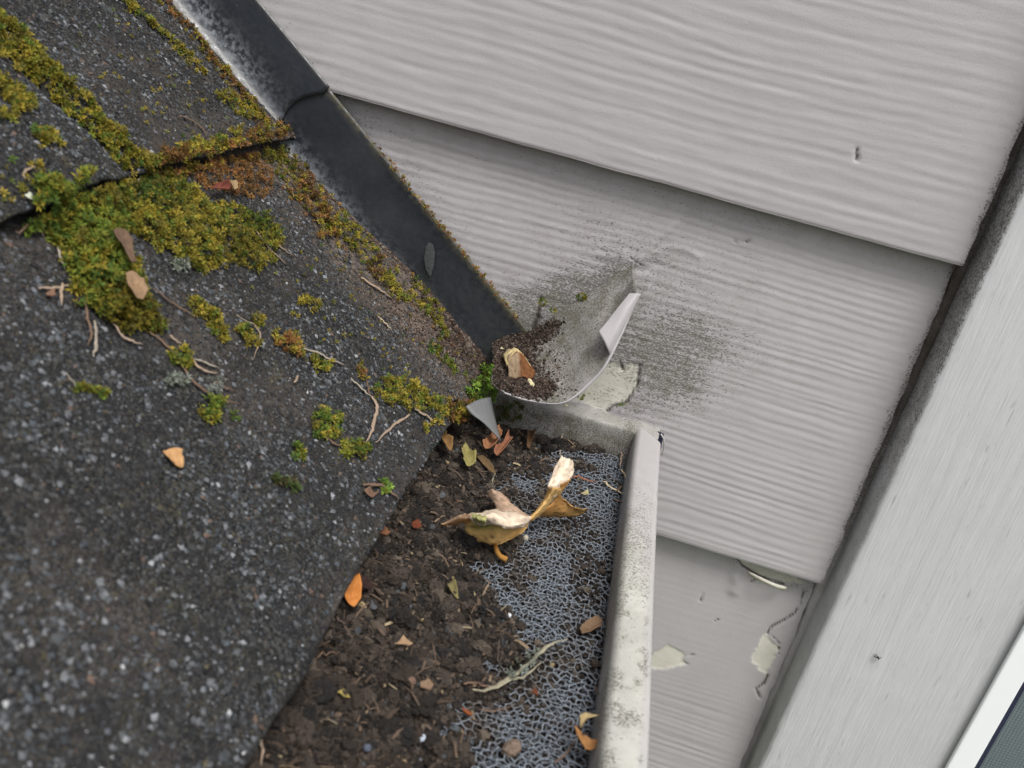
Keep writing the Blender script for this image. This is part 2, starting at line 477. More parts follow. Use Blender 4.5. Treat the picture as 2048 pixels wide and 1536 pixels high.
CRACK = [([(1280, 732), (1274, 772), (1252, 806), (1228, 812), (1212, 824)], 0.0007), ([(1240, 726), (1246, 742)], 0.0006),
         ([(1611, 1190), (1607, 1205), (1603, 1220), (1592, 1236), (1570, 1250), (1545, 1262), (1536, 1275)], 0.0006),
         ([(1536, 1356), (1528, 1372), (1513, 1382), (1520, 1398)], 0.0007), ([(1540, 1275), (1560, 1294), (1558, 1315)], 0.0003),
         ([(1468, 1118), (1485, 1142), (1520, 1164), (1570, 1180)], 0.0007), ([(1500, 1176), (1515, 1168), (1522, 1166)], 0.0005),
         ([(1430, 1250), (1438, 1246)], 0.0003), ([(1372, 1316), (1388, 1314)], 0.0004), ([(1364, 1330), (1374, 1332)], 0.0004),
         ([(1400, 1210), (1411, 1190)], 0.0003), ([(1322, 1078), (1345, 1086)], 0.0004),
         ([(1072, 640), (1066, 668)], 0.0016), ([(1080, 600), (1074, 636)], 0.0008),
         ([(1262, 520), (1285, 535)], 0.0003), ([(1470, 486), (1492, 490), (1500, 484)], 0.0004), ([(1713, 298), (1712, 318)], 0.0007)]
WRINK = [([(1268, 530), (1290, 505), (1320, 478), (1352, 448)], 0.0012, 0.0006), ([(1275, 528), (1310, 508), (1345, 496), (1375, 502), (1400, 520)], 0.0016, 0.0004),
         ([(1262, 520), (1235, 512), (1200, 515)], 0.0015, 0.0004), ([(1470, 1190), (1476, 1180), (1474, 1165)], 0.003, 0.0012), ([(1270, 540), (1295, 540), (1312, 534)], 0.002, -0.0006)]

def board(k, z0, x0, x1, fine=True):
    zs = np.linspace(z0 - 0.0, z0 + E + 0.012, int((E + .012) / (0.0007 if fine else 0.004)))
    if fine:
        xs = np.concatenate([np.arange(x0, -0.56, 0.01), np.arange(-0.56, -0.24, 0.0018), np.arange(-0.24, x1, 0.0009), [x1]])
    else:
        xs = np.linspace(x0, x1, 60)
    X, Z = np.meshgrid(xs, zs, indexing='ij')
    ss = 31 * k
    per = [0.0051, 0.0037, 0.0038, 0.0066, 0.006, 0.006, 0.006][k % 7]
    warp = (fbm(X / 0.11, Z / 0.06, 3, ss + 5) - .5) * 0.0050 + (fbm(X / 0.02, Z / 0.02, 2, ss + 6) - .5) * 0.0009
    zz = Z + warp
    phs = zz / per + 0.62 * (fbm(X / 0.40, Z / 0.012, 2, ss + 1) - .5) * 2
    sw = 0.5 + 0.5 * np.sin(2 * np.pi * phs)
    amp = 0.5 + 0.9 * fbm(X / 0.13, zz / (per * 1.5), 2, ss + 3)
    rip = (sw - .5) * (0.00013 if k == 0 else 0.00017) * amp + (fbm(X / 0.20, zz / (per * 1.7), 2, ss + 4) - .5) * 0.00014 + (fbm(X / 0.025, zz / (per * 0.4), 2, ss + 9) - .5) * 0.00022
    if k == 2:                                                    # lowest visible board is smooth at its top
        rip *= 0.18 + 0.82 * sm(z0 + E - Z, 0.075, 0.105)
    smooth_end = sm(-X, 0.004, 0.03)
    rip *= 0.35 + 0.65 * smooth_end
    edge = -0.0007 * (1 - sm(Z - z0, 0, 0.0012)) - 0.0007 * (1 - sm(x1 - X, 0, 0.002))
    jag = (fbm(X / 0.02, X * 0, 3, ss + 21) - .5) * 0.0006
    Z = Z + jag * (1 - sm(Z - z0, 0, 0.006))
    x1j = (fbm(Z / 0.01, Z * 0, 3, ss + 22) - .5) * 0.002
    X = X + x1j * (1 - sm(x1 - X, 0, 0.006))
    dirt = np.full(X.shape, 0.06); peel = np.zeros_like(X); crack = np.zeros_like(X); h = rip.copy()
    if fine:
        dirt += 0.10 * sm(X, -0.05, 0.0)
        dirt += 0.75 * (1 - sm(x1 - X + (fbm(X / .006, Z / .006, 3, 4) - .5) * .006, 0.0, 0.0045)) * sm(Z, -0.2, -0.12) + 0.2 * (1 - sm(x1 - X, 0, .004))
        dirt += 0.22 * sm(Z - (z0 + E - 0.020), 0, 0.018)           # grime under the lap above
        dirt += 0.12 * (1 - sm(Z - z0, 0.0, 0.0012))
        # grime line above the flashing
        top = -SR * (X + 0.2847)
        dirt += 0.30 * (1 - sm((Z - top) / HS, 0.0, 0.02)) * sm(X, -0.5, -0.25) * (X < -0.165)
        for c, r, s in DIRT:
            cw = wpx([c, (c[0] + r[0], c[1]), (c[0], c[1] - r[1])])
            rx = abs(cw[1, 0] - cw[0, 0]); rz = abs(cw[2, 1] - cw[0, 1])
            d2 = ((X - cw[0, 0]) / rx) ** 2 + ((Z - cw[0, 1]) / rz) ** 2
            dirt += s * np.exp(-1.4 * d2) * (0.6 + 0.8 * fbm(X / .02, Z / .008, 3, 11))
        dirt *= 0.84 + 0.30 * sm(-rip, -0.00010, 0.00018); dirt += 0.03          # specks settle in the grain valleys
        dirt += 0.85 * np.exp(-(segdist(X, Z, wpx([(1000, 690), (1075, 655), (1122, 622), (1192, 578), (1225, 556)], -0.011)) / 0.0055) ** 2) * (0.5 + fbm(X / .006, Z / .006, 3, 15))
        dirt += 0.5 * np.exp(-(segdist(X, Z, wpx([(1060, 640), (1130, 600)], -0.011)) / 0.010) ** 2)
        wob = (fbm(X / 0.004, Z / 0.004, 3, 41) - .5) * 0.0045 + (fbm(X / 0.0016, Z / 0.0016, 2, 42) - .5) * 0.0016
        for i, p in enumerate(PEEL):
            sgn = signed(X, Z, wpx(p)) + wob * (0.7 if i else 0.5)
            peel = np.maximum(peel, sm(sgn, -0.0002, 0.0004))
            h -= 0.0004 * sm(sgn, -0.0002, 0.0005)
            if i == 0: h -= 0.75 * rip * sm(sgn, 0, .001)
            if i == 3: dirt += 0.3 * sm(sgn, -0.01, 0.0)
        for p, w in CRACK:
            d = segdist(X, Z, wpx(p)) + np.abs(wob) * 0.25
            crack = np.maximum(crack, 1 - sm(d, w * 0.4, w * 1.3)); h -= 0.0009 * (1 - sm(d, w * 0.4, w * 2))
        for p, w, a in WRINK:
            d = segdist(X, Z, wpx(p)); h += a * np.exp(-(d / w) ** 2)
        crack = np.maximum(crack, 0.5 * (1 - sm(Z - z0, 0.0, 0.0006)))
    t = (Z - z0) / E
    Y = -0.0115 + 0.009 * t - h - edge
    V = np.stack([X, Y, Z], -1)
    nu, nv = X.shape
    # skirt: bottom butt face, right end face, turned back to the sheathing
    bot = V[:, 0].copy(); bot[:, 1] = 0.004
    end = V[-1].copy(); end[:, 1] = 0.004
    VV = np.concatenate([V.reshape(-1, 3), bot, end])
    F = [quads(nu, nv)[:, ::-1]]
    i = np.arange(nu - 1); b0 = nu * nv
    F.append(np.stack([i * nv, (i + 1) * nv, b0 + i + 1, b0 + i], 1)[:, ::-1])
    j = np.arange(nv - 1); e0 = b0 + nu; a = (nu - 1) * nv
    F.append(np.stack([a + j, a + j + 1, e0 + j + 1, e0 + j], 1)[:, ::-1])
    mask = np.stack([dirt, peel, crack], -1)
    MM = np.concatenate([mask.reshape(-1, 3), mask[:, 0] + [0.3, 0, 0], mask[-1] + [0.3, 0, 0]])
    o = mk('siding_board', VV, F, M_SID, None, {'mask': np.clip(MM, 0, 1.2)}, True)
    adopt(o, wall)
    return o

for k, z0 in [(0, 0.0), (1, -E), (2, -2 * E)]: board(k, z0, -1.3, -0.0012, True)
for k, z0 in [(3, E), (4, 2 * E), (5, 3 * E), (6, -3 * E), (5, -4 * E)]: board(k, z0, -1.3, -0.0012, False)
sh = mk('wall_sheathing', *box(-1.3, 0.6, 0.0055, 0.02, -0.9, 0.65), M_WOODB); adopt(sh, wall)
# caulk in the joint next to the casing, grimy
P = np.array([(0.0018, -0.001, z) for z in np.arange(-0.86, 0.66, 0.002)])
P[:, 0] += (fbm(P[:, 2] / .012, P[:, 2] * 0, 3, 71) - .5) * 0.002
P[:, 1] += (fbm(P[:, 2] / .02, P[:, 2] * 0, 3, 72) - .5) * 0.002
V, F = tube(P, 0.0032, 8, up=(0, 1, 0))
zc = V[:, 2]
dk = 0.25 + 0.75 * sm(zc, -0.20, -0.10)
cb = mk('caulk_bead', V, F, M_SID, None, {'mask': np.stack([np.clip(dk, 0, 1.1), dk * 0, np.clip(0.88 * sm(zc, -0.17, -0.06) * (0.7 + .5 * fbm(zc / .01, zc * 0, 3, 5)), 0, 0.97)], -1)}, True)
adopt(cb, wall)

# ------------------------------------------------------------------ window: casing, vinyl frame, insect screen
win = empty('window', (0.2, -0.02, -0.9))
tag(win, 'window at the right edge with wide pale grey wood casing, white vinyl frame and insect screen', 'window')
zs = np.arange(-0.9, 0.66, 0.003)
prof = [(0.003, 0.004), (0.003, -0.0220), (0.0036, -0.0234), (0.005, -0.024)] + [(x, -0.024) for x in np.linspace(0.007, 0.097, 60)] + [(0.0985, -0.0232), (0.0988, 0.004)]
prof = np.array(prof)
X, Z = np.meshgrid(prof[:, 0], zs, indexing='ij'); Y = np.repeat(prof[:, 1][:, None], len(zs), 1)
wv = (fbm(X / 0.0022, Z / 0.09, 3, 91) - .5) * 0.0006 + (fbm(X / 0.05, Z / 0.3, 2, 92) - .5) * 0.0008
Y = Y - wv * (Y < -0.0225)
X = X + (fbm(Z / .01, Z * 0, 2, 95) - .5) * 0.0007 * (Y > -0.0236)
dirt = np.full(X.shape, 0.05)
side = (prof[:, 0] <= 0.0036)[:, None] & (Y > -0.0235)
dirt = np.where(side, 0.75 * sm(Z, -0.2, 0.0) + 0.22, dirt)
dirt += 0.15 * np.exp(-np.maximum(X - .003, 0) / 0.004)
crk = np.where(side & (Y > -0.016), 0.7 * sm(Z, -0.15, 0.0), 0)
cas = mk('casing', np.stack([X, Y, Z], -1).reshape(-1, 3), quads(*X.shape)[:, ::-1], M_TRIM, None,
         {'mask': np.stack([dirt, dirt * 0, crk], -1).reshape(-1, 3)}, True)
adopt(cas, win)
XF = 0.0845
fr = MB()
fr.add(*box(XF, XF + 0.0120, -0.028, -0.0255, -0.9, 0.65))
fr.add(*box(XF + 0.002, XF + 0.0100, -0.0255, -0.012, -0.9, 0.65))
fo = fr.build('frame', M_VINYL); adopt(fo, win)
bv = fo.modifiers.new('b', 'BEVEL'); bv.width = 0.0008; bv.segments = 2
sp = mk('screen_spline', *box(XF + 0.0123, XF + 0.0150, -0.026, -0.016, -0.9, 0.65), M_DARK); adopt(sp, win)
mb = MB()
pitch = 0.0016; w = 0.00016
xs = np.arange(XF + 0.0152, XF + 0.15, pitch)
for x in xs: mb.add(*box(x - w, x + w, -0.0220, -0.0217, -0.5, 0.1))
for z in np.arange(-0.5, 0.1, pitch): mb.add(*box(XF + 0.015, XF + 0.151, -0.0216, -0.0213, z - w, z + w))
so_ = mb.build('insect_screen', M_SCREEN); adopt(so_, win)
gl = mk('pane', *box(XF + 0.0102, XF + 0.40, -0.009, -0.005, -0.9, 0.65), M_GLASS); adopt(gl, win)

# ------------------------------------------------------------------ roof surface
XE, ZE = -0.1902, -0.1097
RO = np.array([XE, 0, ZE]); RU = np.array([-1, 0, SR]) / HS; RN = np.array([SR, 0, 1]) / HS

def ay(P): return (P - RO) @ RU, P[..., 1]
def rp(a, y, h): return RO + np.multiply.outer(a, RU) + np.multiply.outer(h, RN) + np.stack([a * 0, y, a * 0], -1)

def on_plane(px, py, off): return hit(px, py, RO + off * RN, RN)
EDGEPX = [(-120, 480), (0, 440), (40, 425), (75, 412), (150, 380), (205, 362), (270, 342), (330, 325), (430, 302), (500, 286), (545, 280), (590, 276)]
ea, ey = ay(on_plane(np.array([p[0] for p in EDGEPX]), np.array([p[1] for p in EDGEPX]), 0.006))
oi = np.argsort(ey); ea = ea[oi]; ey = ey[oi]
EX = 0.140
def edge_a(y): return np.interp(y, ey, ea, left=ea[0], right=ea[-1]) + (fbm(y / .008, y * 0, 3, 77) - .5) * .0022

def px_ay(pts, off=0.006):
    p = np.array(pts, float); a, y = ay(on_plane(p[:, 0], p[:, 1], off)); return np.stack([a, y], 1)
SLOT = [(px_ay([(-60, 10), (20, 85), (75, 140), (140, 205), (215, 275), (262, 325)]), 0.0045, 0.0035),
        (px_ay([(240, 0), (345, 85), (410, 155)]), 0.0016, 0.0012), (px_ay([(340, 10), (440, 140), (530, 250)]), 0.0018, 0.0014)]
SLOT2 = [(px_ay([(560, 320), (660, 455), (800, 590), (885, 675)], 0.0), 0.003, 0.002)]

def low_h(a, y):
    h = (fbm(a / 0.05, y / 0.05, 3, 51) - .5) * 0.004 + (fbm(a / 0.008, y / 0.008, 3, 52) - .5) * 0.0012
    h = h + 0.007 * sm(y, -0.055, -0.012) * (1 - sm(a, 0.03, 0.13))
    for p, w, d in SLOT2: h = h - d * np.exp(-(segdist(a, y, p) / w) ** 2)
    return h

def up_h(a, y):
    h = (fbm(a / 0.05, y / 0.05, 3, 53) - .5) * 0.003 + (fbm(a / 0.008, y / 0.008, 3, 54) - .5) * 0.0012
    h = h + 0.0058 - 0.018 * np.clip(a - EX, 0, 0.2)
    for p, w, d in SLOT: h = h - d * np.exp(-(segdist(a, y, p) / w) ** 2)
    return h

def roof_h(a, y): return np.where(a > edge_a(y) - 0.0005, up_h(a, y), low_h(a, y))

def roof_hit(px, py):
    """pixel -> a, y, height on the shingles"""
    px = np.asarray(px, float); py = np.asarray(py, float); h = np.full(px.shape, 0.003)
    for _ in range(3):
        d = ray(px, py); t = ((RO - CC) @ RN + h) / (d @ RN)
        P = CC + d * t[..., None]; a, y = ay(P); h = roof_h(a, y)
    return a, y, h
def at_roof(px, py, lift=0.0):
    a, y, h = roof_hit(px, py); return rp(a, y, h + lift)

def dust_f(a, y):
    d = 1.3 * sm(y, -0.090, -0.025) * (1 - sm(a, 0.13, 0.165)) * (1 - 0.3 * sm(a, .06, .11))
    d = d + 0.35 * sm(fbm(a / .03, y / .03, 4, 61), .5, .75) + 0.5 * np.exp(-np.clip(edge_a(y) - a, 0, 1) / 0.012) * (a < edge_a(y))
    return np.clip(d, 0, 1.2)

roof = empty('shingle_roof', (-0.4, -0.3, 0))
tag(roof, 'weathered charcoal asphalt shingle roof sloping down to the gutter, mossy along its shingle edges', 'roof')

YW = -0.0125
def course(name, a_lo, a1, hf, res, thick, y0, y1, ragged=0.0):
    thick = thick * 0.62
    """a_lo: function of y giving the lower edge"""
    ys = np.arange(y0, y1 + 1e-9, res); n = max(3, int((a1 - float(np.mean(a_lo(ys)))) / res))
    t = np.linspace(0, 1, n)
    lo = a_lo(ys)
    A = lo[:, None] * (1 - t)[None] + a1 * t[None]; Yg = np.repeat(ys[:, None], n, 1)
    H = hf(A, Yg)
    V = rp(A, Yg, H)
    rnd = H[:, :1] * 0 - 0.0005
    lip = rp(A[:, 0] - 0.0003, ys, H[:, 0] - 0.0008); und = rp(A[:, 0] + 0.001, ys, H[:, 0] - thick)
    back = rp(A[:, 0] + 0.03, ys, H[:, 0] - thick)
    m = len(ys); VV = np.concatenate([V.reshape(-1, 3), lip, und, back])
    F = [quads(m, n)[:, ::-1]]; i = np.arange(m - 1); b = m * n
    F.append(np.stack([i * n, (i + 1) * n, b + i + 1, b + i], 1))
    F.append(np.stack([b + i, b + i + 1, b + m + i + 1, b + m + i], 1)); F.append(np.stack([b + m + i, b + m + i + 1, b + 2 * m + i + 1, b + 2 * m + i], 1))
    # side end
    d = dust_f(A, Yg).ravel()
    return VV, F, np.concatenate([d, np.zeros(3 * m)])

eave = lambda y: (fbm(y / .02, y * 0, 3, 79) - .5) * 0.0022 + 0.0 * y + 0.0012 * np.sin(y * 30)
GB, GF = None, None
OCT_V = np.array([(1, 0, 0), (-1, 0, 0), (0, 1, 0), (0, -1, 0), (0, 0, 1), (0, 0, -1)], float)
OCT_F = np.array([(0, 2, 4), (2, 1, 4), (1, 3, 4), (3, 0, 4), (2, 0, 5), (1, 2, 5), (3, 1, 5), (0, 3, 5)])

def granules(a, y, h, size, rng):
    n = len(a); P = rp(a, y, h)
    r = rng.random(n)
    pal = np.array([(0.020, 0.020, 0.022), (0.040, 0.041, 0.044), (0.085, 0.09, 0.095), (0.17, 0.178, 0.19), (0.30, 0.31, 0.325), (0.15, 0.10, 0.075), (0.09, 0.105, 0.12), (0.50, 0.51, 0.51), (0.10, 0.085, 0.05)])
    big = size > 0.00055
    ci = np.where(big, rng.choice(9, n, p=[0.12, 0.22, 0.28, 0.19, 0.04, 0.02, 0.11, 0.004, 0.016]), rng.choice(9, n, p=[0.30, 0.30, 0.16, 0.05, 0.02, 0.015, 0.04, 0.005, 0.11]))
    col = pal[ci] * np.where(big[:, None], rng.uniform(0.42, 0.80, (n, 1)), rng.uniform(0.32, 0.60, (n, 1)))
    V = OCT_V[None] * (1 + rng.uniform(-.35, .35, (n, 6, 1))) * (size[:, None] * rng.uniform(.7, 1.3, (n, 3)))[:, None]
    V = np.einsum('nij,nkj->nki', randrot(n, rng), V)
    V = V - (V @ RN)[..., None] * RN * 0.45
    V = V + P[:, None]
    F = (OCT_F[None] + (np.arange(n) * 6)[:, None, None]).reshape(-1, 3)
    return V.reshape(-1, 3), F, np.repeat(col, 6, 0)

def in_view(P, m=60):
    d = (P - CC) @ CM.T
    px = 1024 + FPX * d[:, 0] / d[:, 2]; py = 768 - FPX * d[:, 1] / d[:, 2]
    return (d[:, 2] > 0.05) & (px > -m) & (px < 2048 + m) & (py > -m) & (py < 1536 + m)

rng = np.random.default_rng(5)
def sprinkle(n, a0, a1, y0, y1, hf, keep, smin, smax, lift):
    a = rng.uniform(a0, a1, n); y = rng.uniform(y0, y1, n)
    k = keep(a, y); a, y = a[k], y[k]
    h = hf(a, y); P = rp(a, y, h); k = in_view(P); a, y, h = a[k], y[k], h[k]
    s = smin + (smax - smin) * rng.random(len(a)) ** 2.2
    return granules(a, y, h + lift * s, s, rng)

def bald(a, y): return fbm(a / 0.022, y / 0.022, 4, 63)
def build_course(hf, lo, a1, keep, nbig, nsmall, arange):
    V, F, d = course('shingle_course', lo, a1, hf, 0.0011, 0.0048, -0.40, YW)
    o = mk('shingle_course', V, F, M_SHIN, None, {'dust': d}, True); adopt(o, roof)
    mb = MB()
    for nn, s0, s1 in ((nbig, 0.0004, 0.00115), (nsmall, 0.00018, 0.00050)):
        V, F, C = sprinkle(nn, arange[0], arange[1], -0.40, YW, hf, keep, s0, s1, 0.1)
        mb.add(V, F, C)
    g = mb.build('mineral_granules', M_GRAN, None, False); g['kind'] = 'stuff'
    g.parent = o
    return o

kl = lambda a, y: (rng.random(a.shape) < 0.34 + 0.66 * sm(bald(a, y), .40, .58)) & (a < edge_a(y) - 0.001) & (rng.random(a.shape) > 0.75 * np.clip(dust_f(a, y) - .35, 0, 1))
ku = lambda a, y: (rng.random(a.shape) < 0.34 + 0.66 * sm(bald(a + 3, y), .40, .58)) & (a > edge_a(y) + 0.0005)
c_low = build_course(low_h, eave, 0.165, kl, 34000, 190000, (0.0005, 0.152))
c_up = build_course(up_h, edge_a, 0.300, ku, 26000, 120000, (0.135, 0.26))
# plain continuation of the roof outside the picture (same shingles)
for a0, hh in [(0.285, 0.0105), (0.425, 0.012), (0.565, 0.012), (0.705, 0.012)]:
    V, F, d = course('c', lambda y: a0 + 0 * y, a0 + 0.16, lambda a, y: hh - 0.02 * np.clip(a - a0, 0, .2) + (fbm(a / .03, y / .03, 3, 54) - .5) * 0.003, 0.006, 0.005, -1.2, YW)
    adopt(mk('shingle_course', V, F, M_SHIN, None, {'dust': d * 0.3}, True), roof)
for a0, a1, hh in [(0.0, 0.155, 0.0005), (0.14, 0.30, 0.0075)]:
    V, F, d = course('c', lambda y: a0 + 0 * y, a1, lambda a, y: hh - 0.02 * np.clip(a - a0, 0, .2) + (fbm(a / .03, y / .03, 3, 54) - .5) * 0.003, 0.006, 0.005, -1.2, -0.4005)
    adopt(mk('shingle_course', V, F, M_SHIN, None, {'dust': d * 0.3}, True), roof)
# deck boards and metal drip edge underneath
c8 = [rp(np.array(a), np.array(y), np.array(h)) for a in (0.012, 0.87) for y in (-1.2, -0.006) for h in (-0.018, -0.0075)]
adopt(mk('roof_deck', np.array(c8), box(0, 1, 0, 1, 0, 1)[1], M_WOODB), roof)
drip = MB()
pr_ = [(0.004, -0.0056), (0.03, -0.0056), (0.03, -0.0062), (0.004, -0.0062)]
ysd = np.arange(-1.2, -0.05, 0.02)
ring = np.array([[rp(np.array(a), np.array(y), np.array(h)) for a, h in pr_] for y in ysd])
n = len(ysd); V = ring.reshape(-1, 3); i, j = np.meshgrid(np.arange(n - 1), np.arange(4), indexing='ij')
drip.add(V, np.stack([(i * 4 + j).ravel(), (i * 4 + (j + 1) % 4).ravel(), ((i + 1) * 4 + (j + 1) % 4).ravel(), ((i + 1) * 4 + j).ravel()], 1))
# torn corner of the drip edge hanging into the gutter
def wy(px, py, y): return hit(np.array(float(px)), np.array(float(py)), (0, y, 0), (0, 1, 0))
row0 = [wy(932, 812, -0.070), wy(955, 800, -0.063), wy(982, 794, -0.054)]
row1 = [wy(944, 828, -0.0705), wy(966, 818, -0.0640), wy(985, 812, -0.056)]
row2 = [wy(968, 846, -0.0695), wy(980, 840, -0.0655), wy(991, 838, -0.060)]
row3 = [wy(1000, 879, -0.0675), wy(1001, 880, -0.0670), wy(1002, 882, -0.0665)]
tri = np.array([row0, row1, row2, row3]).transpose(1, 0, 2)
tri = np.array([spline(r, 10) for r in tri]).transpose(1, 0, 2); tri = np.array([spline(r, 7) for r in tri])
drip.add(tri.reshape(-1, 3), quads(10, 7))
do = drip.build('drip_edge', M_DRIP, None, True)
me = do.data; at = me.attributes.new('mask', 'FLOAT_COLOR', 'POINT'); at.data.foreach_set('color', np.tile([0, 0.15, 0, 1], len(me.vertices)).astype(np.float32))
adopt(do, roof)
sm_ = do.modifiers.new('s', 'SOLIDIFY'); sm_.thickness = 0.0004

# ------------------------------------------------------------------ step flashings: bent metal along the wall
def step_flash(name, label, a0, a1, lift, cut0, mfun, h0=-0.002):
    LEG = 0.0333 + lift * 0.5; RB = 0.009
    prof = []                                                    # (y, h) across: horizontal leg, bend, vertical leg
    for y in np.linspace(-0.075, -0.0125 - RB, 12): prof.append((y, h0))
    for th in np.linspace(0, np.pi / 2, 14)[1:]: prof.append((-0.0125 - RB + RB * math.sin(th), h0 + RB - RB * math.cos(th)))
    for h in np.linspace(h0 + RB, LEG, 22)[1:]: prof.append((-0.0125, h))
    prof = np.array(prof)
    n = int((a1 - a0) / 0.002)
    A = np.linspace(a0, a1, n)
    Aa, Pi = np.meshgrid(A, np.arange(len(prof)), indexing='ij')
    Y = prof[Pi, 0] - lift * 0.6; H = prof[Pi, 1]
    Aa = Aa + cut0(prof[Pi, 1], Y) * (1 - (Aa - a0) / (a1 - a0))
    Y = Y - (fbm(Aa / .08, H / .05, 2, 101) - .5) * 0.0022 * sm(H, .01, .03)
    V = rp(Aa, Y, H)
    hv = prof[Pi, 1] - h0
    mask = mfun(Aa, Y, hv, LEG - h0)
    # the rim of the upright leg is a thin edge
    o = mk('step_flashing', V.reshape(-1, 3), quads(n, len(prof))[:, ::-1], M_STEP, None, {'mask': mask.reshape(-1, 3)}, True)
    o.data.update()
    s = o.modifiers.new('s', 'SOLIDIFY'); s.thickness = 0.0007; s.offset = 1
    tag(o, label, 'flashing')
    return o

def m_lo(A, Y, H, L):
    r = 0.35 * np.exp(-((H - 0.006) / 0.006) ** 2)
    g = 0.85 * sm(H, L - 0.0035, L - 0.001) + 0.9 * (1 - sm(H, 0.002, 0.008)) * (1 - sm(A, 0.10, 0.145)) + 0.12 * (1 - sm(A, .0, .1))
    return np.stack([np.clip(r, 0, 1), np.clip(g, 0, 1), r * 0], -1)
def m_up(A, Y, H, L):
    r = 0.5 * np.exp(-((H - 0.009) / 0.005) ** 2) * sm(A, 0.15, 0.185) + 0.12 * np.exp(-((H - 0.006) / 0.01) ** 2)
    g = 0.5 * (1 - sm(H, 0.001, 0.006)) + 0.3 * sm(H, L - 0.0025, L)
    return np.stack([np.clip(r, 0, 1), np.clip(g, 0, 1), r * 0], -1)
AL = (wpx([(1040, 652)])[0, 0] - XE) * -HS
step_flash('step_flashing', 'lower strip of dark step flashing between mossy shingles and siding, dirty at its bottom end', 0.003, 0.26, 0.0, lambda h, y: -0.016 * sm(h, 0.002, 0.014), m_lo, -0.004)
step_flash('step_flashing', 'upper strip of dark step flashing with a chalky white stain along its bend', 0.143, 0.42, 0.0022, lambda h, y: -0.0 + 0.006 * np.sin(np.clip(h / .030, 0, 1) * 3.1), m_up, 0.0026)
step_flash('step_flashing', 'clean dark step flashing strip beyond the chalk-stained one, farthest up the roof', 0.40, 0.87, 0.0044, lambda h, y: 0 * h, m_lo, 0.008)

# ------------------------------------------------------------------ gutter with end cap
XI, XO, ZL = -0.1114, -0.0988, -0.1118
gut = empty('gutter', (-0.16, -0.5, -0.2))
tag(gut, 'cream grey painted metal rain gutter running out from the wall below the shingles', 'gutter')
ys = np.concatenate([np.arange(-1.2, -0.42, 0.02), np.arange(-0.42, -0.0335, 0.0015), np.linspace(-0.033, -0.012, 12)])
pr_ = []
# from the back wall of the trough, across the floor, up the front and over the folded lip
pr_ += [(-0.232, -0.118), (-0.232, -0.205), (-0.229, -0.208)] + [(x, -0.208) for x in np.linspace(-0.22, -0.165, 5)] + [(-0.160, -0.206), (-0.150, -0.19), (-0.128, -0.165), (-0.1115, -0.150)]
nb = len(pr_)
lipin = [(XI + 0.0004, -0.150), (XI + 0.0002, -0.130), (XI, -0.1155), (XI + 0.0004, -0.1135), (XI + 0.0014, -0.1121)]
liptop = [(x, ZL - 0.0002 + 0.0004 * math.sin((x - XI) / 0.0126 * 3.14)) for x in np.linspace(XI + 0.0022, XO - 0.0022, 14)]
lipout = [(XO - 0.0012, ZL - 0.0002), (XO - 0.0004, ZL - 0.0009), (XO, ZL - 0.0024), (XO, -0.1185), (XO - 0.0008, -0.1205)]
outer = [(XO - 0.001, -0.135), (-0.112, -0.155), (-0.128, -0.168), (-0.152, -0.195), (-0.161, -0.2085), (-0.165, -0.2105), (-0.23, -0.2105)]
def extr(prof, mask_f, name, dyf=None):
    prof = np.array(prof); n = len(ys); m = len(prof)
    Yg, Ii = np.meshgrid(ys, np.arange(m), indexing='ij')
    X = prof[Ii, 0]; Z = prof[Ii, 1]
    wob = (fbm(Yg / .1, X / .02, 2, 201) - .5) * 0.0012
    X = X + wob * 0.5; Z = Z + wob * 0.4
    if dyf is not None: Yg = Yg + dyf(X, Yg)
    o = mk(name, np.stack([X, Yg, Z], -1).reshape(-1, 3), quads(n, m), M_GUT, None, {'mask': mask_f(X, Yg, Z).reshape(-1, 3)}, True)
    adopt(o, gut); return o
def gm(X, Y, Z):
    d = 0.10 + 0.32 * sm(-Y, 0.08, 0.14) * fbm(X / .008, Y / .012, 3, 203) * 2 + 0.85 * (sm(fbm(X / .005, Y / .008, 3, 205), .52, .66)) * sm(-Y, .13, .2)
    d = d + 0.18 * (1 - sm(X, XI, XI + 0.003)) + 0.42 * sm(-Y, .05, .09) * (1 - sm(-Y, .12, .17)) * (0.5 + fbm(X / .004, Y / .01, 3, 209))
    d = d * (1 - 0.6 * sm(X, XO - .003, XO - .001))
    w = sm(-Y + (fbm(X / .006, Y / .02, 3, 207) - .5) * .05, 0.085, 0.15) * (1 - 0.7 * sm(X, XO - .0035, XO - .002))
    return np.stack([np.clip(d, 0, .9), w * (Z > -.125), d * 0], -1)
extr(pr_, gm, 'trough')
# the lip end is cut back at an angle where it meets the wall
cut = lambda X, Y: -0.011 * sm(X, XI, XO) * sm(Y, -0.034, -0.012) - 0.003 * sm(Y, -0.034, -0.012) * (X < XI + .001)
extr(lipin + liptop + lipout, gm, 'front_lip', cut)
extr(outer, gm, 'front_face')
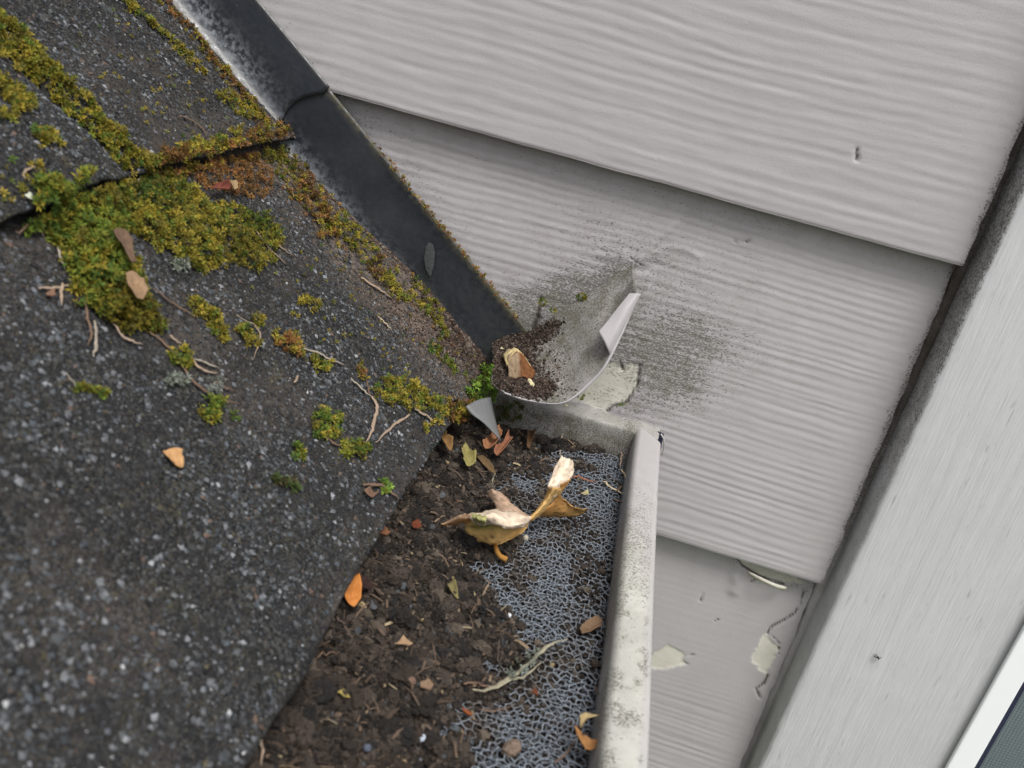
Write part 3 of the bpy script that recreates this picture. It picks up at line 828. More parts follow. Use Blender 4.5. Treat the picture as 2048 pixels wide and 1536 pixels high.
# end cap: plate against the wall, its top caulked to the siding
xs = np.linspace(-0.236, -0.100, 140); zs = np.linspace(-0.2105, -0.1100, 90)
X, Z = np.meshgrid(xs, zs, indexing='ij')
topn = sm(Z, -0.1145, -0.1100)
Y = -0.0150 + (fbm(X / .012, Z / .012, 3, 211) - .5) * 0.0016 + 0.0072 * topn ** 1.4
Z = Z + topn * (fbm(X / .009, X * 0, 3, 212) - .5) * 0.003
zt = (Z + 0.125) / 0.015
dirt = 0.50 + 0.95 * np.exp(-((Z + 0.123) / 0.006) ** 2) * (0.3 + 1.3 * fbm(X / .02, Z / .01, 3, 213)) + 0.35 * sm(-Z, 0.122, 0.13) + 0.4 * sm(-X, 0.150, 0.19) * fbm(X / .01, Z / .01, 3, 214) * 1.6
dirt += 0.5 * np.exp(-((X + 0.114) / 0.004) ** 2)
ec = mk('end_cap', np.stack([X, Y, Z], -1).reshape(-1, 3), quads(*X.shape)[:, ::-1], M_FLASH, None, {'mask': np.stack([np.clip(dirt, 0, 1.05), dirt * 0, dirt * 0], -1).reshape(-1, 3)}, True)
adopt(ec, gut)
# cracked caulk thread at the lip end
P = spline([at_wall(1322, 868, -0.013), at_wall(1328, 880, -0.0135), at_wall(1328, 895, -0.013), at_wall(1324, 910, -0.0125)], 16)
V, F = tube(P, np.linspace(0.0005, 0.0002, 16), 6, up=(0, 1, 0))
ct = mk('caulk_thread', V, F, M_GUT, None, {'mask': np.tile([0.2, 0, 0], (len(V), 1))}, True); adopt(ct, gut)
V, F = box(0, 1, 0, 1, 0, 1)
q = [at_wall(x, y, -0.0115) for x, y in [(1316, 862), (1328, 868), (1320, 905), (1314, 900)]]
gp = mk('joint_shade', np.array(q), np.array([[0, 1, 2, 3]]), M_DARK); adopt(gp, gut)  # flat dark sheet standing in for the shade inside the gap
fas = mk('fascia_board', *box(-0.252, -0.2335, -1.2, -0.012, -0.26, -0.118), M_WOODB); adopt(fas, roof)

# ------------------------------------------------------------------ kickout flashing at the foot of the step flashing
kick = empty('kickout_flashing', (-0.15, -0.03, -0.09))
tag(kick, 'grey painted kickout flashing bent up into a scoop full of dirt at the wall', 'flashing')
WE = [(985, 690, -0.0165), (1015, 676, -0.0145), (1062, 664, -0.0130), (1122, 622, -0.0120), (1192, 578, -0.0112), (1240, 546, -0.0106), (1268, 527, -0.0100)]
ME = [(985, 728, -0.040), (1018, 730, -0.036), (1075, 738, -0.031), (1130, 705, -0.026), (1190, 650, -0.0225), (1230, 612, -0.018), (1268, 556, -0.0145)]
OE = [(982, 768, -0.0535), (1008, 785, -0.0515), (1060, 801, -0.0500), (1128, 804, -0.0465), (1182, 764, -0.0420), (1220, 714, -0.0385), (1277, 590, -0.0265)]
def wl(L): return np.array([wy(*p) for p in L])
rows = [spline(wl(L), 70) for L in (WE, ME, OE)]
G = np.array([spline(np.array([rows[0][i], rows[1][i], rows[2][i]]), 36) for i in range(70)])
dent = (fbm(np.arange(70)[:, None] / 14, np.arange(36)[None] / 9, 3, 221) - .5) * 0.0016
G[..., 1] -= dent; G[..., 2] += dent * 0.5
u = np.linspace(0, 1, 70)[:, None] + np.zeros((1, 36)); v = np.linspace(0, 1, 36)[None] + np.zeros((70, 1))
dirt = 0.85 + 0.5 * np.exp(-(v / 0.15) ** 2) + 0.45 * (1 - sm(u, 0.25, 0.6)) + 0.25 * (fbm(u * 12, v * 3, 3, 222) - .3) - 0.25 * sm(v, .8, 1) * sm(u, .5, .6)
ks = mk('scoop', G.reshape(-1, 3), quads(70, 36), M_SCOOP, None, {'mask': np.stack([np.clip(dirt, 0.05, 1.05), dirt * 0, dirt * 0], -1).reshape(-1, 3)}, True)
adopt(ks, kick)
s = ks.modifiers.new('s', 'SOLIDIFY'); s.thickness = 0.0009; s.offset = 0
# folded flap lying over the upper outer corner
FA = [(1215, 698, -0.0398), (1235, 657, -0.0362), (1256, 618, -0.0320), (1275, 587, -0.0278)]
FB = [(1208, 683, -0.0393), (1226, 651, -0.0358), (1247, 616, -0.0320), (1268, 587, -0.0275)]
FD = [(1197, 663, -0.0368), (1214, 643, -0.0343), (1237, 614, -0.0308), (1259, 587, -0.0268)]
r0 = [(1220, 711, -0.0378), (1243, 662, -0.0342), (1264, 622, -0.0300), (1281, 588, -0.0262)]
fl = [spline(wl(L), 24) for L in (r0, FA, FB, FD)]
G = np.array([spline(np.array([f[i] for f in fl]), 20) for i in range(24)])
ff = mk('folded_flap', G.reshape(-1, 3), quads(24, 20), M_SID, None, {'mask': np.tile([0.10, 0, 0], (480, 1))}, True); adopt(ff, kick)
s = ff.modifiers.new('s', 'SOLIDIFY'); s.thickness = 0.0005; s.offset = 0

rim = spline(wl(OE[1:]), 60)
V, F = tube(rim, np.linspace(0.0005, 0.0007, 60), 8, up=(0, 1, 0))
rm_ = mk('bright_rim_line', V, F, M_SID, None, {'mask': np.tile([0.15, 0, 0], (len(V), 1))}, True); adopt(rm_, kick)  # paler tube added to draw the bright line along the scoop edge
# ------------------------------------------------------------------ foam guard in the gutter
ZF = -0.1275
XB = px_ = None
BND = [(1290, 880), (1185, 893), (1130, 905), (1060, 950), (1005, 985), (1030, 1040), (1060, 1080), (1010, 1110), (975, 1150), (985, 1200), (1020, 1250), (1045, 1290), (1050, 1320), (990, 1370), (950, 1420), (930, 1470), (950, 1536), (930, 1600)]
bp = at_flat(np.array([b[0] for b in BND]), np.array([b[1] for b in BND]), ZF)
o_ = np.argsort(-bp[:, 1])
def xb(y): return np.interp(-y, -bp[o_][:, 1], bp[o_][:, 0])
def soil_h(x, y):
    d = xb(y) - x + (fbm(x / .012, y / .012, 3, 237) - .5) * 0.030
    n1 = fbm(x / 0.020, y / 0.020, 4, 231) - .5; n2 = fbm(x / 0.006, y / 0.006, 4, 232) - .5
    base = np.where(d > 0, 0.0004 + np.minimum(d * 0.13, 0.0082), -0.0024 + np.maximum(d * 0.14, -0.0024))
    pile = -0.0075 * sm(y, -0.062, -0.022) * sm(d, -0.004, 0.030)
    return ZF + base + pile + n1 * (0.0035 + 0.0055 * sm(d, 0, .01)) + n2 * (0.0025 + 0.0045 * sm(d, 0, .01))
frng = np.random.default_rng(12)
fo_mb = MB()
def foam_layer(z, cell, rad, seed, xmin=-0.165, ymin=-0.30):
    r = np.random.default_rng(seed)
    x0, x1, y0, y1 = xmin, XI - 0.0005, ymin, -0.018
    nx = int((x1 - x0) / cell) + 4; ny = int((y1 - y0) / (cell * .87)) + 4
    P = [(x0 - cell + (i + 0.5 * (j % 2)) * cell, y0 - cell + j * cell * .87) for i in range(nx) for j in range(ny)]
    P = np.array(P) + r.uniform(-.29, .29, (len(P), 2)) * cell
    vs_, es, fs, *_ = delaunay_2d_cdt([Vector(p) for p in P], [], [], 0, 1e-7)
    VV = np.array([(v.x, v.y) for v in vs_]); T = np.array([f for f in fs if len(f) == 3])
    A, B, C = VV[T[:, 0]], VV[T[:, 1]], VV[T[:, 2]]
    cc = (A + B + C) / 3                                            # node of the foam network
    em = {}; pairs = []
    for ti, f in enumerate(T):
        for k in range(3):
            e = (min(f[k], f[(k + 1) % 3]), max(f[k], f[(k + 1) % 3]))
            if e in em: pairs.append((em.pop(e), ti))
            else: em[e] = ti
    pairs = np.array(pairs)
    zz = z + r.normal(0, 0.00045, len(cc)) + (fbm(cc[:, 0] / .02, cc[:, 1] / .02, 2, 9) - .5) * 0.002
    N3 = np.concatenate([cc, zz[:, None]], 1)
    a, b = N3[pairs[:, 0]], N3[pairs[:, 1]]
    m = (a + b) / 2
    k = (m[:, 0] > x0) & (m[:, 0] < x1) & (m[:, 1] > y0) & (m[:, 1] < y1) & (m[:, 0] > xb(m[:, 1]) - 0.030 + 0.026 * sm(m[:, 1], -0.06, -0.04))
    a, b = a[k], b[k]
    n = len(a); T_ = b - a; T_ /= np.linalg.norm(T_, axis=1, keepdims=True) + 1e-9
    S = np.cross(T_, [0, 0, 1.0]); S /= np.linalg.norm(S, axis=1, keepdims=True) + 1e-9; U = np.cross(S, T_)
    sag = r.uniform(-.0003, .0001, n)
    rings = []
    for t, rr in ((0, 1.35), (0.3, 0.8), (0.7, 0.8), (1, 1.35)):
        c = a * (1 - t) + b * t; c = c + np.stack([sag * 0, sag * 0, sag * math.sin(t * 3.14)], -1)
        rv = rad * rr * r.uniform(.8, 1.2, n)
        for th in range(5):
            ang = th / 5 * 2 * math.pi
            rings.append(c + rv[:, None] * (math.cos(ang) * S + 1.3 * math.sin(ang) * U))
    V = np.stack(rings, 1)                                          # n,20,3
    F = []
    for q in range(3):
        for th in range(5):
            F.append((q * 5 + th, q * 5 + (th + 1) % 5, (q + 1) * 5 + (th + 1) % 5, (q + 1) * 5 + th))
    F = (np.array(F)[None] + (np.arange(n) * 20)[:, None, None]).reshape(-1, 4)
    col = np.array([0.165, 0.186, 0.213]) * r.uniform(0.75, 1.15, (n, 1))
    muck = sm(fbm(a[:, 0] / .012, a[:, 1] / .012, 3, 236), .44, .66)[:, None] * (0.30 + 0.65 * sm(a[:, 0] - xb(a[:, 1]), 0.03, 0.0))[:, None]
    col = col * (1 - 0.75 * muck) + np.array([0.10, 0.078, 0.06]) * 0.75 * muck
    fo_mb.add(V.reshape(-1, 3), F, np.repeat(col, 20, 0))
foam_layer(ZF, 0.0029, 0.00023, 1)
foam_layer(ZF - 0.0016, 0.0029, 0.00022, 2)
foam_layer(ZF - 0.0033, 0.0030, 0.00022, 3)
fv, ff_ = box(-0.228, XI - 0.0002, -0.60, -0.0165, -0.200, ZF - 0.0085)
fo_mb.add(fv, ff_, np.array([0.02, 0.021, 0.024]))  # near-black core, coloured so that the foam holes look dark inside
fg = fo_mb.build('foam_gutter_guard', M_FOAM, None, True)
tag(fg, 'blue grey open-cell foam filter block filling the gutter, holes showing along the gutter lip', 'gutter guard')

# ------------------------------------------------------------------ rotted leaf soil lying on the foam
xs = np.arange(-0.231, XI + 0.0002, 0.0009); ysg = np.concatenate([np.arange(-0.62, -0.30, 0.006), np.arange(-0.30, -0.0155, 0.0009)])
X, Y = np.meshgrid(xs, ysg, indexing='ij')
Z = soil_h(X, Y)
sc_ = 0.35 + 1.1 * fbm(X / .006, Y / .006, 4, 241)
sc2 = sm(fbm(X / .03, Y / .03, 3, 242), .35, .65)[..., None]
col = (np.array([0.026, 0.021, 0.017]) * (1 - sc2) + np.array([0.050, 0.039, 0.031]) * sc2) * sc_[..., None]
smb = MB(); smb.add(np.stack([X, Y, Z], -1), quads(*X.shape), col.reshape(-1, 3))
SPAL = 0.85 * np.array([(0.022, 0.018, 0.015), (0.040, 0.031, 0.025), (0.062, 0.049, 0.039), (0.095, 0.076, 0.058), (0.020, 0.018, 0.017), (0.07, 0.075, 0.08), (0.28, 0.21, 0.11), (0.17, 0.06, 0.03)])
def soil_chunks(n, smin, smax, sub, jit, pal_p, r, x0=-0.215, dmin=-0.045):
    x = r.uniform(x0, XI - 0.001, n); y = r.uniform(-0.29, -0.019, n)
    d = xb(y) - x + (fbm(x / .012, y / .012, 3, 237) - .5) * 0.030
    pk = np.where(d > 0, 1.0, 0.9 * sm(fbm(x / .012, y / .012, 3, 236), .44, .66) * sm(-d, 0.052, 0.0) + 0.20 * sm(-d, 0.06, 0.0) + 0.08)
    k = r.random(n) < pk; x, y = x[k], y[k]
    P = np.stack([x, y, soil_h(x, y)], -1)
    out = xb(y) - x + (fbm(x / .012, y / .012, 3, 237) - .5) * 0.030 < 0; zz_ = ZF - 0.0026 + 0.0028 * r.random(len(x)) * sm(fbm(x / .012, y / .012, 3, 236), .42, .7)
    P[:, 2] = np.where(out, np.maximum(P[:, 2], zz_), P[:, 2])          # crumbs caught in the foam pores
    k = in_view(P, 40); P = P[k]
    s = smin + (smax - smin) * r.random(len(P)) ** 2.5
    P[:, 2] += s * 0.25
    c = SPAL[r.choice(8, len(P), p=pal_p)] * r.uniform(.7, 1.3, (len(P), 1))
    return chunks(P, s, c, r, sub, jit)
r = np.random.default_rng(31)
PP = [.28, .31, .19, .07, .105, .04, .004, .001]
for a in [(80000, 0.00022, 0.0008, 0, .4), (5200, 0.0006, 0.0017, 1, .35)]:
    V, F, C = soil_chunks(*a, PP, r); smb.add(V, F, C)
def rough_lumps(P, s, c, r, sub=3):
    for p, q, cc in zip(P, s, c):
        B, F = ico(sub)
        k = r.uniform(0, 50)
        rr = 1 + 0.9 * (fbm(B[:, 0] * 1.7 + k, B[:, 1] * 1.7 + B[:, 2] * 1.3, 3, 251) - .5) + 0.6 * (fbm(B[:, 0] * 6 + k, B[:, 2] * 6 + B[:, 1] * 5, 2, 252) - .5)
        V = B * rr[:, None] * q * r.uniform(.7, 1.2, 3) @ randrot(1, r)[0].T
        V[:, 2] *= 0.7
        smb.add(V + p, F, cc * (0.75 + 0.5 * fbm(B[:, 0] * 5 + k, B[:, 1] * 5 + B[:, 2] * 4, 3, 253))[:, None])
n = 760
x = r.uniform(-0.21, -0.125, n); y = r.uniform(-0.29, -0.024, n); k = xb(y) - x > 0.004; x, y = x[k], y[k]
P = np.stack([x, y, soil_h(x, y)], -1); s = r.uniform(.0012, .0036, len(P)) * (1 + 0.5 * sm(-y, .15, .27) * sm(-x, .17, .19))
c = SPAL[r.choice(5, len(P), p=[.3, .3, .2, .05, .15])] * 0.9
rough_lumps(P, s, c, r, 3)
# broken plant fibres mixed in
n = 2600
x = r.uniform(-0.212, XI - .002, n); y = r.uniform(-0.29, -0.02, n); k = (xb(y) - x > 0) | (r.random(n) < .15); x, y = x[k], y[k]; n = len(x)
L = 0.0015 + 0.007 * r.random(n) ** 3; ang = r.uniform(0, np.pi, n); w = r.uniform(.00012, .00045, n)
D = np.stack([np.cos(ang), np.sin(ang), r.normal(0, .25, n)], -1); Wd = np.stack([-np.sin(ang), np.cos(ang), r.normal(0, .4, n)], -1)
c0 = np.stack([x, y, soil_h(x, y) + r.uniform(.0003, .0013, n)], -1)
arch = np.stack([0 * L, 0 * L, 0.12 * L], -1)
q = np.stack([c0 - D * L[:, None] / 2 - Wd * w[:, None], c0 + arch - Wd * w[:, None] * 1.2, c0 + D * L[:, None] / 2 - Wd * w[:, None] * .5,
              c0 + D * L[:, None] / 2 + Wd * w[:, None] * .5, c0 + arch + Wd * w[:, None] * 1.2, c0 - D * L[:, None] / 2 + Wd * w[:, None]], 1)
fpal = np.array([(0.05, 0.035, 0.025), (0.10, 0.07, 0.05), (0.19, 0.14, 0.09), (0.30, 0.24, 0.15)])
fc = fpal[r.choice(4, n, p=[.48, .38, .11, .03])]
smb.add(q.reshape(-1, 3), (np.array([[0, 1, 4, 5], [1, 2, 3, 4]])[None] + (np.arange(n) * 6)[:, None, None]).reshape(-1, 4), np.repeat(fc, 6, 0))
so2 = smb.build('leaf_soil', M_SOIL, None, False)
tag(so2, 'dark brown crumbly rotted leaf soil heaped in the gutter', 'soil', kind='stuff')

# dirt in the scoop and along the bend of the flashing
dmb = MB(); r = np.random.default_rng(41)
def dirt_band(pts, width, n, smin, smax, pal, plift=0.3, on=None):
    P = np.array(pts, float); T = r.random(n) * (len(P) - 1); i = np.minimum(T.astype(int), len(P) - 2); f = (T - i)[:, None]
    c = P[i] * (1 - f) + P[i + 1] * f
    c = c + r.normal(0, 1, (n, 2)) * width
    Q = on(c[:, 0], c[:, 1])
    s = smin + (smax - smin) * r.random(n) ** 2.5
    col = pal[r.choice(len(pal), n)] * r.uniform(.7, 1.3, (n, 1))
    V, F, C = chunks(Q + RN * (s * plift)[:, None], s, col, r, 0, .35); dmb.add(V, F, C)
RPAL = 0.62 * np.array([(0.07, 0.045, 0.033), (0.11, 0.075, 0.055), (0.16, 0.115, 0.09), (0.05, 0.035, 0.028), (0.20, 0.16, 0.13)])
def on_roof(x, y):
    a, yy, h = roof_hit(x, y); yy = np.minimum(yy, -0.0135)
    return rp(a, yy, roof_h(a, yy))
dirt_band([(600, 290), (660, 345), (720, 410), (790, 490), (850, 550), (900, 600), (950, 650), (990, 685)], 12, 7000, .0002, .0010, RPAL * 1.2, on=on_roof)
dirt_band([(880, 600), (930, 650), (990, 700)], 26, 2600, .0003, .0013, RPAL, on=on_roof)
dirt_band([(780, 540), (850, 610), (900, 660), (950, 720)], 40, 6500, .00018, .0006, RPAL * 1.3, on=on_roof)
cu = at_roof(990, 690)
from mathutils.bvhtree import BVHTree
kb = BVHTree.FromPolygons([Vector(v) for v in G.reshape(-1, 3)[:0]] or [Vector((0, 0, 0)), Vector((0, 0, 1e-6)), Vector((0, 1e-6, 0))], [(0, 1, 2)])
kme = ks.data
kb = BVHTree.FromPolygons([v.co for v in kme.vertices], [tuple(p.vertices) for p in kme.polygons])
def on_scoop(x, y, need=False):
    d = ray(np.asarray(x, float), np.asarray(y, float)); out = []
    for dd, xx, yy in zip(d, np.atleast_1d(x), np.atleast_1d(y)):
        h = kb.ray_cast(Vector(CC), Vector(dd))
        out.append(np.array(h[0]) if h[0] is not None else (np.array([np.nan] * 3) if need else at_roof(np.array([xx]), np.array([yy]))[0]))
    return np.array(out)
def scoop_dirt(pts, width, n, smin, smax, pal, lift):
    P = np.array(pts, float); T = r.random(n) * (len(P) - 1); i = np.minimum(T.astype(int), len(P) - 2); f = (T - i)[:, None]
    c = P[i] * (1 - f) + P[i + 1] * f + r.normal(0, 1, (n, 2)) * width
    Q = on_scoop(c[:, 0], c[:, 1], True); k = ~np.isnan(Q[:, 0]); Q = Q[k]
    s = smin + (smax - smin) * r.random(len(Q)) ** 2.5
    Q = Q + np.stack([0 * s, -0.5 * s, lift * r.random(len(Q)) + s * .3], -1)
    V, F, C = chunks(Q, s, pal[r.choice(len(pal), len(Q))] * r.uniform(.7, 1.3, (len(Q), 1)), r, 0, .35); dmb.add(V, F, C)
dirt_band([(900, 650), (945, 690), (985, 735)], 20, 3600, .0002, .0010, RPAL * .8, on=on_roof)
dirt_band([(970, 690), (985, 720), (988, 750)], 10, 2600, .0002, .0011, RPAL * .75, .9, on=on_roof)
scoop_dirt([(990, 690), (1010, 720), (1040, 750)], 24, 8000, .00016, .0007, RPAL * .85, .002)
scoop_dirt([(1000, 765), (1050, 780), (1100, 775)], 10, 2500, .0002, .0008, RPAL * .8, .001)
scoop_dirt([(1010, 680), (1070, 680), (1110, 650)], 9, 1800, .0002, .0008, RPAL * .6, .001)
scoop_dirt([(1040, 740), (1090, 750), (1120, 740)], 26, 900, .0002, .0006, RPAL, .0)
db = dmb.build('flashing_dirt', M_SOIL, None, False)
tag(db, 'red brown gritty dirt along the bend of the flashing and in the scoop', 'dirt', kind='stuff')

# ------------------------------------------------------------------ moss: shoots of small pointed leaflets
GREEN = [(0.075, 0.105, 0.014), (0.115, 0.125, 0.016), (0.045, 0.075, 0.013)]
OLIVE = [(0.155, 0.125, 0.015), (0.125, 0.115, 0.014), (0.20, 0.155, 0.022), (0.085, 0.075, 0.014)]
RUST = [(0.15, 0.068, 0.022), (0.11, 0.06, 0.02), (0.19, 0.10, 0.03), (0.075, 0.045, 0.018)]
FRESH = [(0.085, 0.15, 0.018), (0.13, 0.19, 0.03), (0.06, 0.11, 0.014)]
GREY = [(0.30, 0.33, 0.27), (0.22, 0.25, 0.19), (0.36, 0.38, 0.33)]
MIXES = {'olive': (OLIVE * 3 + GREEN), 'green': (GREEN * 3 + OLIVE), 'rusty': (RUST * 2 + OLIVE), 'rust': RUST, 'fresh': (FRESH * 3 + GREEN), 'dark': [(0.035, 0.05, 0.014), (0.06, 0.05, 0.02)], 'lichen': GREY}
mrng = np.random.default_rng(77)

def shoots(P, nrm, size, pal, rng, tiers=2, per=6, spread=1.0):
    size = size * 1.15
    n = len(P); mbV, mbF, mbC = [], [], []
    nrm = np.broadcast_to(nrm, P.shape)
    ax = nrm + rng.normal(0, 0.35, (n, 3)); ax /= np.linalg.norm(ax, axis=1, keepdims=True)
    t1 = np.cross(ax, rng.normal(size=(n, 3))); t1 /= np.linalg.norm(t1, axis=1, keepdims=True) + 1e-9; t2 = np.cross(ax, t1)
    pal = np.array(pal); pal = pal * np.where(pal[:, 2:] > .15, 0.62, 1.65); base = pal[rng.integers(0, len(pal), n)] * rng.uniform(.75, 1.25, (n, 1))
    off = 0
    for tr in range(tiers):
        for k in range(per):
            th = 2 * np.pi * (k + 0.5 * tr) / per + rng.uniform(-.35, .35, n)
            el = rng.uniform(.12, .55, n) + (0.55 if tr else 0)
            L = size * rng.uniform(.7, 1.3, n) * (1 if tr == 0 else .8)
            rad = np.cos(th)[:, None] * t1 + np.sin(th)[:, None] * t2
            d = rad * np.cos(el)[:, None] * spread + ax * np.sin(el)[:, None]
            w = np.cross(d, ax); w /= np.linalg.norm(w, axis=1, keepdims=True) + 1e-9
            b = P + ax * (size * (0.15 + 0.35 * tr))[:, None]
            m = b + d * (L * .5)[:, None]; wd = (L * .17)[:, None] * w
            tip = b + d * L[:, None] - ax * (L * .12 * (1 - tr))[:, None]
            mbV.append(np.stack([b, m + wd, tip, m - wd], 1))
            c0 = base * 0.8; c1 = base * rng.uniform(.9, 1.45, (n, 1))
            mbC.append(np.stack([c0, base, c1, base], 1))
    V = np.concatenate(mbV).reshape(-1, 3); C = np.concatenate(mbC).reshape(-1, 3)
    return V, np.arange(len(V)).reshape(-1, 4), C

def moss_points(region, dens, rng, edge=6.0):
    """region: list of ('poly', pts) or ('line', pts, w) or ('spot', x, y, rx, ry) in photo pixels. returns px, py, depth inside (0..1)"""
    X, Y, D = [], [], []
    for g in region:
        if g[0] == 'poly':
            p = np.array(g[1], float); lo, hi = p.min(0), p.max(0)
            n = int(np.prod(hi - lo) * dens); x = rng.uniform(lo[0], hi[0], n); y = rng.uniform(lo[1], hi[1], n)
            d = signed(x, y, p); w = 28.0
        elif g[0] == 'line':
            p = np.array(g[1], float); w = g[2]; lo, hi = p.min(0) - w, p.max(0) + w
            n = int(np.prod(hi - lo) * dens); x = rng.uniform(lo[0], hi[0], n); y = rng.uniform(lo[1], hi[1], n)
            d = w - segdist(x, y, p)
        else:
            _, cx, cy, rx, ry = g; n = int(rx * ry * 4 * dens * 1.2); x = cx + rng.uniform(-rx, rx, n) * 1.1; y = cy + rng.uniform(-ry, ry, n) * 1.1
            w = min(rx, ry); d = (1 - np.hypot((x - cx) / rx, (y - cy) / ry)) * w
        wob = (fbm(x / 14, y / 14, 3, 301) - .5) * min(w, 22) * 1.5
        k = d + wob > 0
        X.append(x[k]); Y.append(y[k]); D.append(np.clip((d + wob)[k] / w, 0, 1))
    return np.concatenate(X), np.concatenate(Y), np.concatenate(D)

def moss(label, region, mixn, height=0.003, size=0.0014, dens=0.034, surf=at_roof, nrm=RN, group=None, name='moss_clump', cover=1.0, stuff=False, tint=None):
    x, y, d = moss_points(region, dens, mrng)
    if cover < 1:
        k = mrng.random(len(x)) < cover * sm(fbm(x / 22, y / 22, 3, 305), .38, .62); x, y, d = x[k], y[k], d[k]
    P = surf(x, y)
    hump = (0.05 + 1.75 * np.clip(fbm(x / 15, y / 15, 3, 309) - .12, 0, 1)) * height * np.sqrt(np.clip(d, 0, 1))
    lay = np.sqrt(mrng.random(len(x)))
    P = P + np.asarray(nrm) * (hump * lay)[:, None]
    pal = MIXES[mixn]
    V, F, C = shoots(P, np.asarray(nrm), size * mrng.uniform(.7, 1.25, len(P)), pal, mrng)
    if tint is not None:                                            # a patch where the moss has another colour
        for (cx, cy, rr, m2) in tint:
            dd = np.hypot(x - cx, y - cy); k = dd < rr * (0.7 + .6 * mrng.random(len(x)))
            p2 = np.array(MIXES[m2]); cc = p2[mrng.integers(0, len(p2), k.sum())]
            CC_ = C.reshape(-1, len(x), 4, 3); CC_[:, k] = cc[None, :, None] * mrng.uniform(.8, 1.3, (CC_.shape[0], k.sum(), 4, 1)); C = CC_.reshape(-1, 3)
    o = mk(name, V, F, M_MOSS, None, {'col': C}, False)
    tag(o, label, 'moss', group, 'stuff' if stuff else None)
    return o

moss('long yellow green moss strip filling the slot of the upper shingle', [('line', [(-30, 40), (20, 85), (60, 130)], 26), ('line', [(45, 115), (110, 170), (160, 225), (215, 275), (240, 305)], 21)], 'olive', 0.004)
moss('small olive moss patch at the left edge under the long moss strip', [('line', [(-20, 165), (15, 185), (45, 205)], 20)], 'olive', 0.003)
moss('thin moss thread on the upper shingle at the left edge', [('line', [(-10, 230), (20, 238)], 9)], 'olive', 0.002)
moss('lone oval moss cushion on bare upper shingle below the long moss strip', [('spot', 92, 278, 32, 18)], 'olive', 0.003)
moss('narrow olive moss line on the upper shingle, farther from the flashing', [('line', [(245, 0), (290, 42), (345, 88), (405, 150)], 7)], 'olive', 0.002, cover=1)
moss('narrow brownish moss line running beside the chalky flashing bend', [('line', [(320, 0), (375, 60), (440, 142), (500, 215), (530, 250)], 8)], 'rusty', 0.002)
moss('short moss streak just above the corner of the upper shingle', [('line', [(440, 190), (480, 218), (515, 236)], 12)], 'olive', 0.003)
moss('rust and olive moss fringe hanging over the lower edge of the upper shingle', [('line', [(255, 325), (300, 335), (330, 322), (390, 300), (430, 290), (475, 272), (520, 270)], 17)], 'olive', 0.0045, tint=[(335, 322, 26, 'rust'), (500, 280, 34, 'rusty')])
moss('dark olive moss under the shingle edge above the rusty moss patch', [('line', [(285, 352), (335, 342), (400, 318), (470, 298), (530, 290)], 12)], 'rusty', 0.004, tint=[(310, 345, 30, 'olive')])
moss('tiny brown moss tuft at the corner of the upper flashing', [('spot', 562, 258, 14, 20)], 'rusty', 0.003)
MATL = [(60, 360), (100, 368), (160, 392), (235, 380), (262, 420), (235, 462), (250, 520), (280, 580), (310, 640), (318, 668), (262, 668), (210, 645), (160, 612), (140, 560), (118, 505), (88, 455), (70, 410)]
moss('large thick bright green moss mat below the left part of the shingle edge', [('poly', MATL)], 'green', 0.007, 0.0017, 0.036, tint=[(240, 640, 70, 'olive'), (200, 400, 40, 'olive')])
MATR = [(235, 372), (300, 352), (340, 345), (385, 372), (420, 405), (490, 420), (545, 440), (560, 480), (545, 530), (505, 545), (455, 530), (420, 545), (375, 535), (330, 500), (270, 470), (235, 425)]
moss('broad yellow green moss mat right of the greener mat, under the shingle edge', [('poly', MATR)], 'olive', 0.005, 0.0014, 0.036, tint=[(300, 380, 50, 'green'), (520, 420, 55, 'green'), (470, 500, 40, 'olive')], cover=1.15)
moss('rusty brown moss patch beside the red leaf below the shingle corner', [('poly', [(365, 330), (430, 315), (520, 318), (548, 345), (545, 395), (500, 400), (440, 385), (395, 370)])], 'rust', 0.002, 0.0012, 0.03, cover=1.3)
moss('mossy seam along the lower flashing, upper wide part', [('line', [(535, 295), (585, 345), (635, 420), (655, 455)], 24)], 'rusty', 0.004, tint=[(560, 320, 40, 'olive')])
moss('olive moss seam along the lower flashing, middle part above the tan needle', [('line', [(675, 440), (720, 500), (765, 555), (800, 585)], 19)], 'olive', 0.004, tint=[(745, 540, 22, 'rusty')])
moss('short moss seam in the dusty shingle near the flashing foot', [('line', [(825, 585), (858, 625), (880, 670)], 12)], 'olive', 0.0035)
moss('faint dotted moss line leading down to the green corner tuft', [('line', [(855, 685), (905, 735), (950, 772)], 7)], 'green', 0.002, cover=1.2)
moss('fresh green moss tuft on the shingle corner beside the scoop', [('spot', 962, 775, 30, 34), ('spot', 915, 820, 26, 22)], 'fresh', 0.005, 0.0019, 0.03, tint=[(915, 820, 30, 'rusty')])
moss('long olive moss cushion right of the branching tan twig', [('line', [(770, 782), (815, 785), (835, 800)], 24), ('line', [(850, 800), (880, 818), (915, 832)], 11)], 'olive', 0.0035)
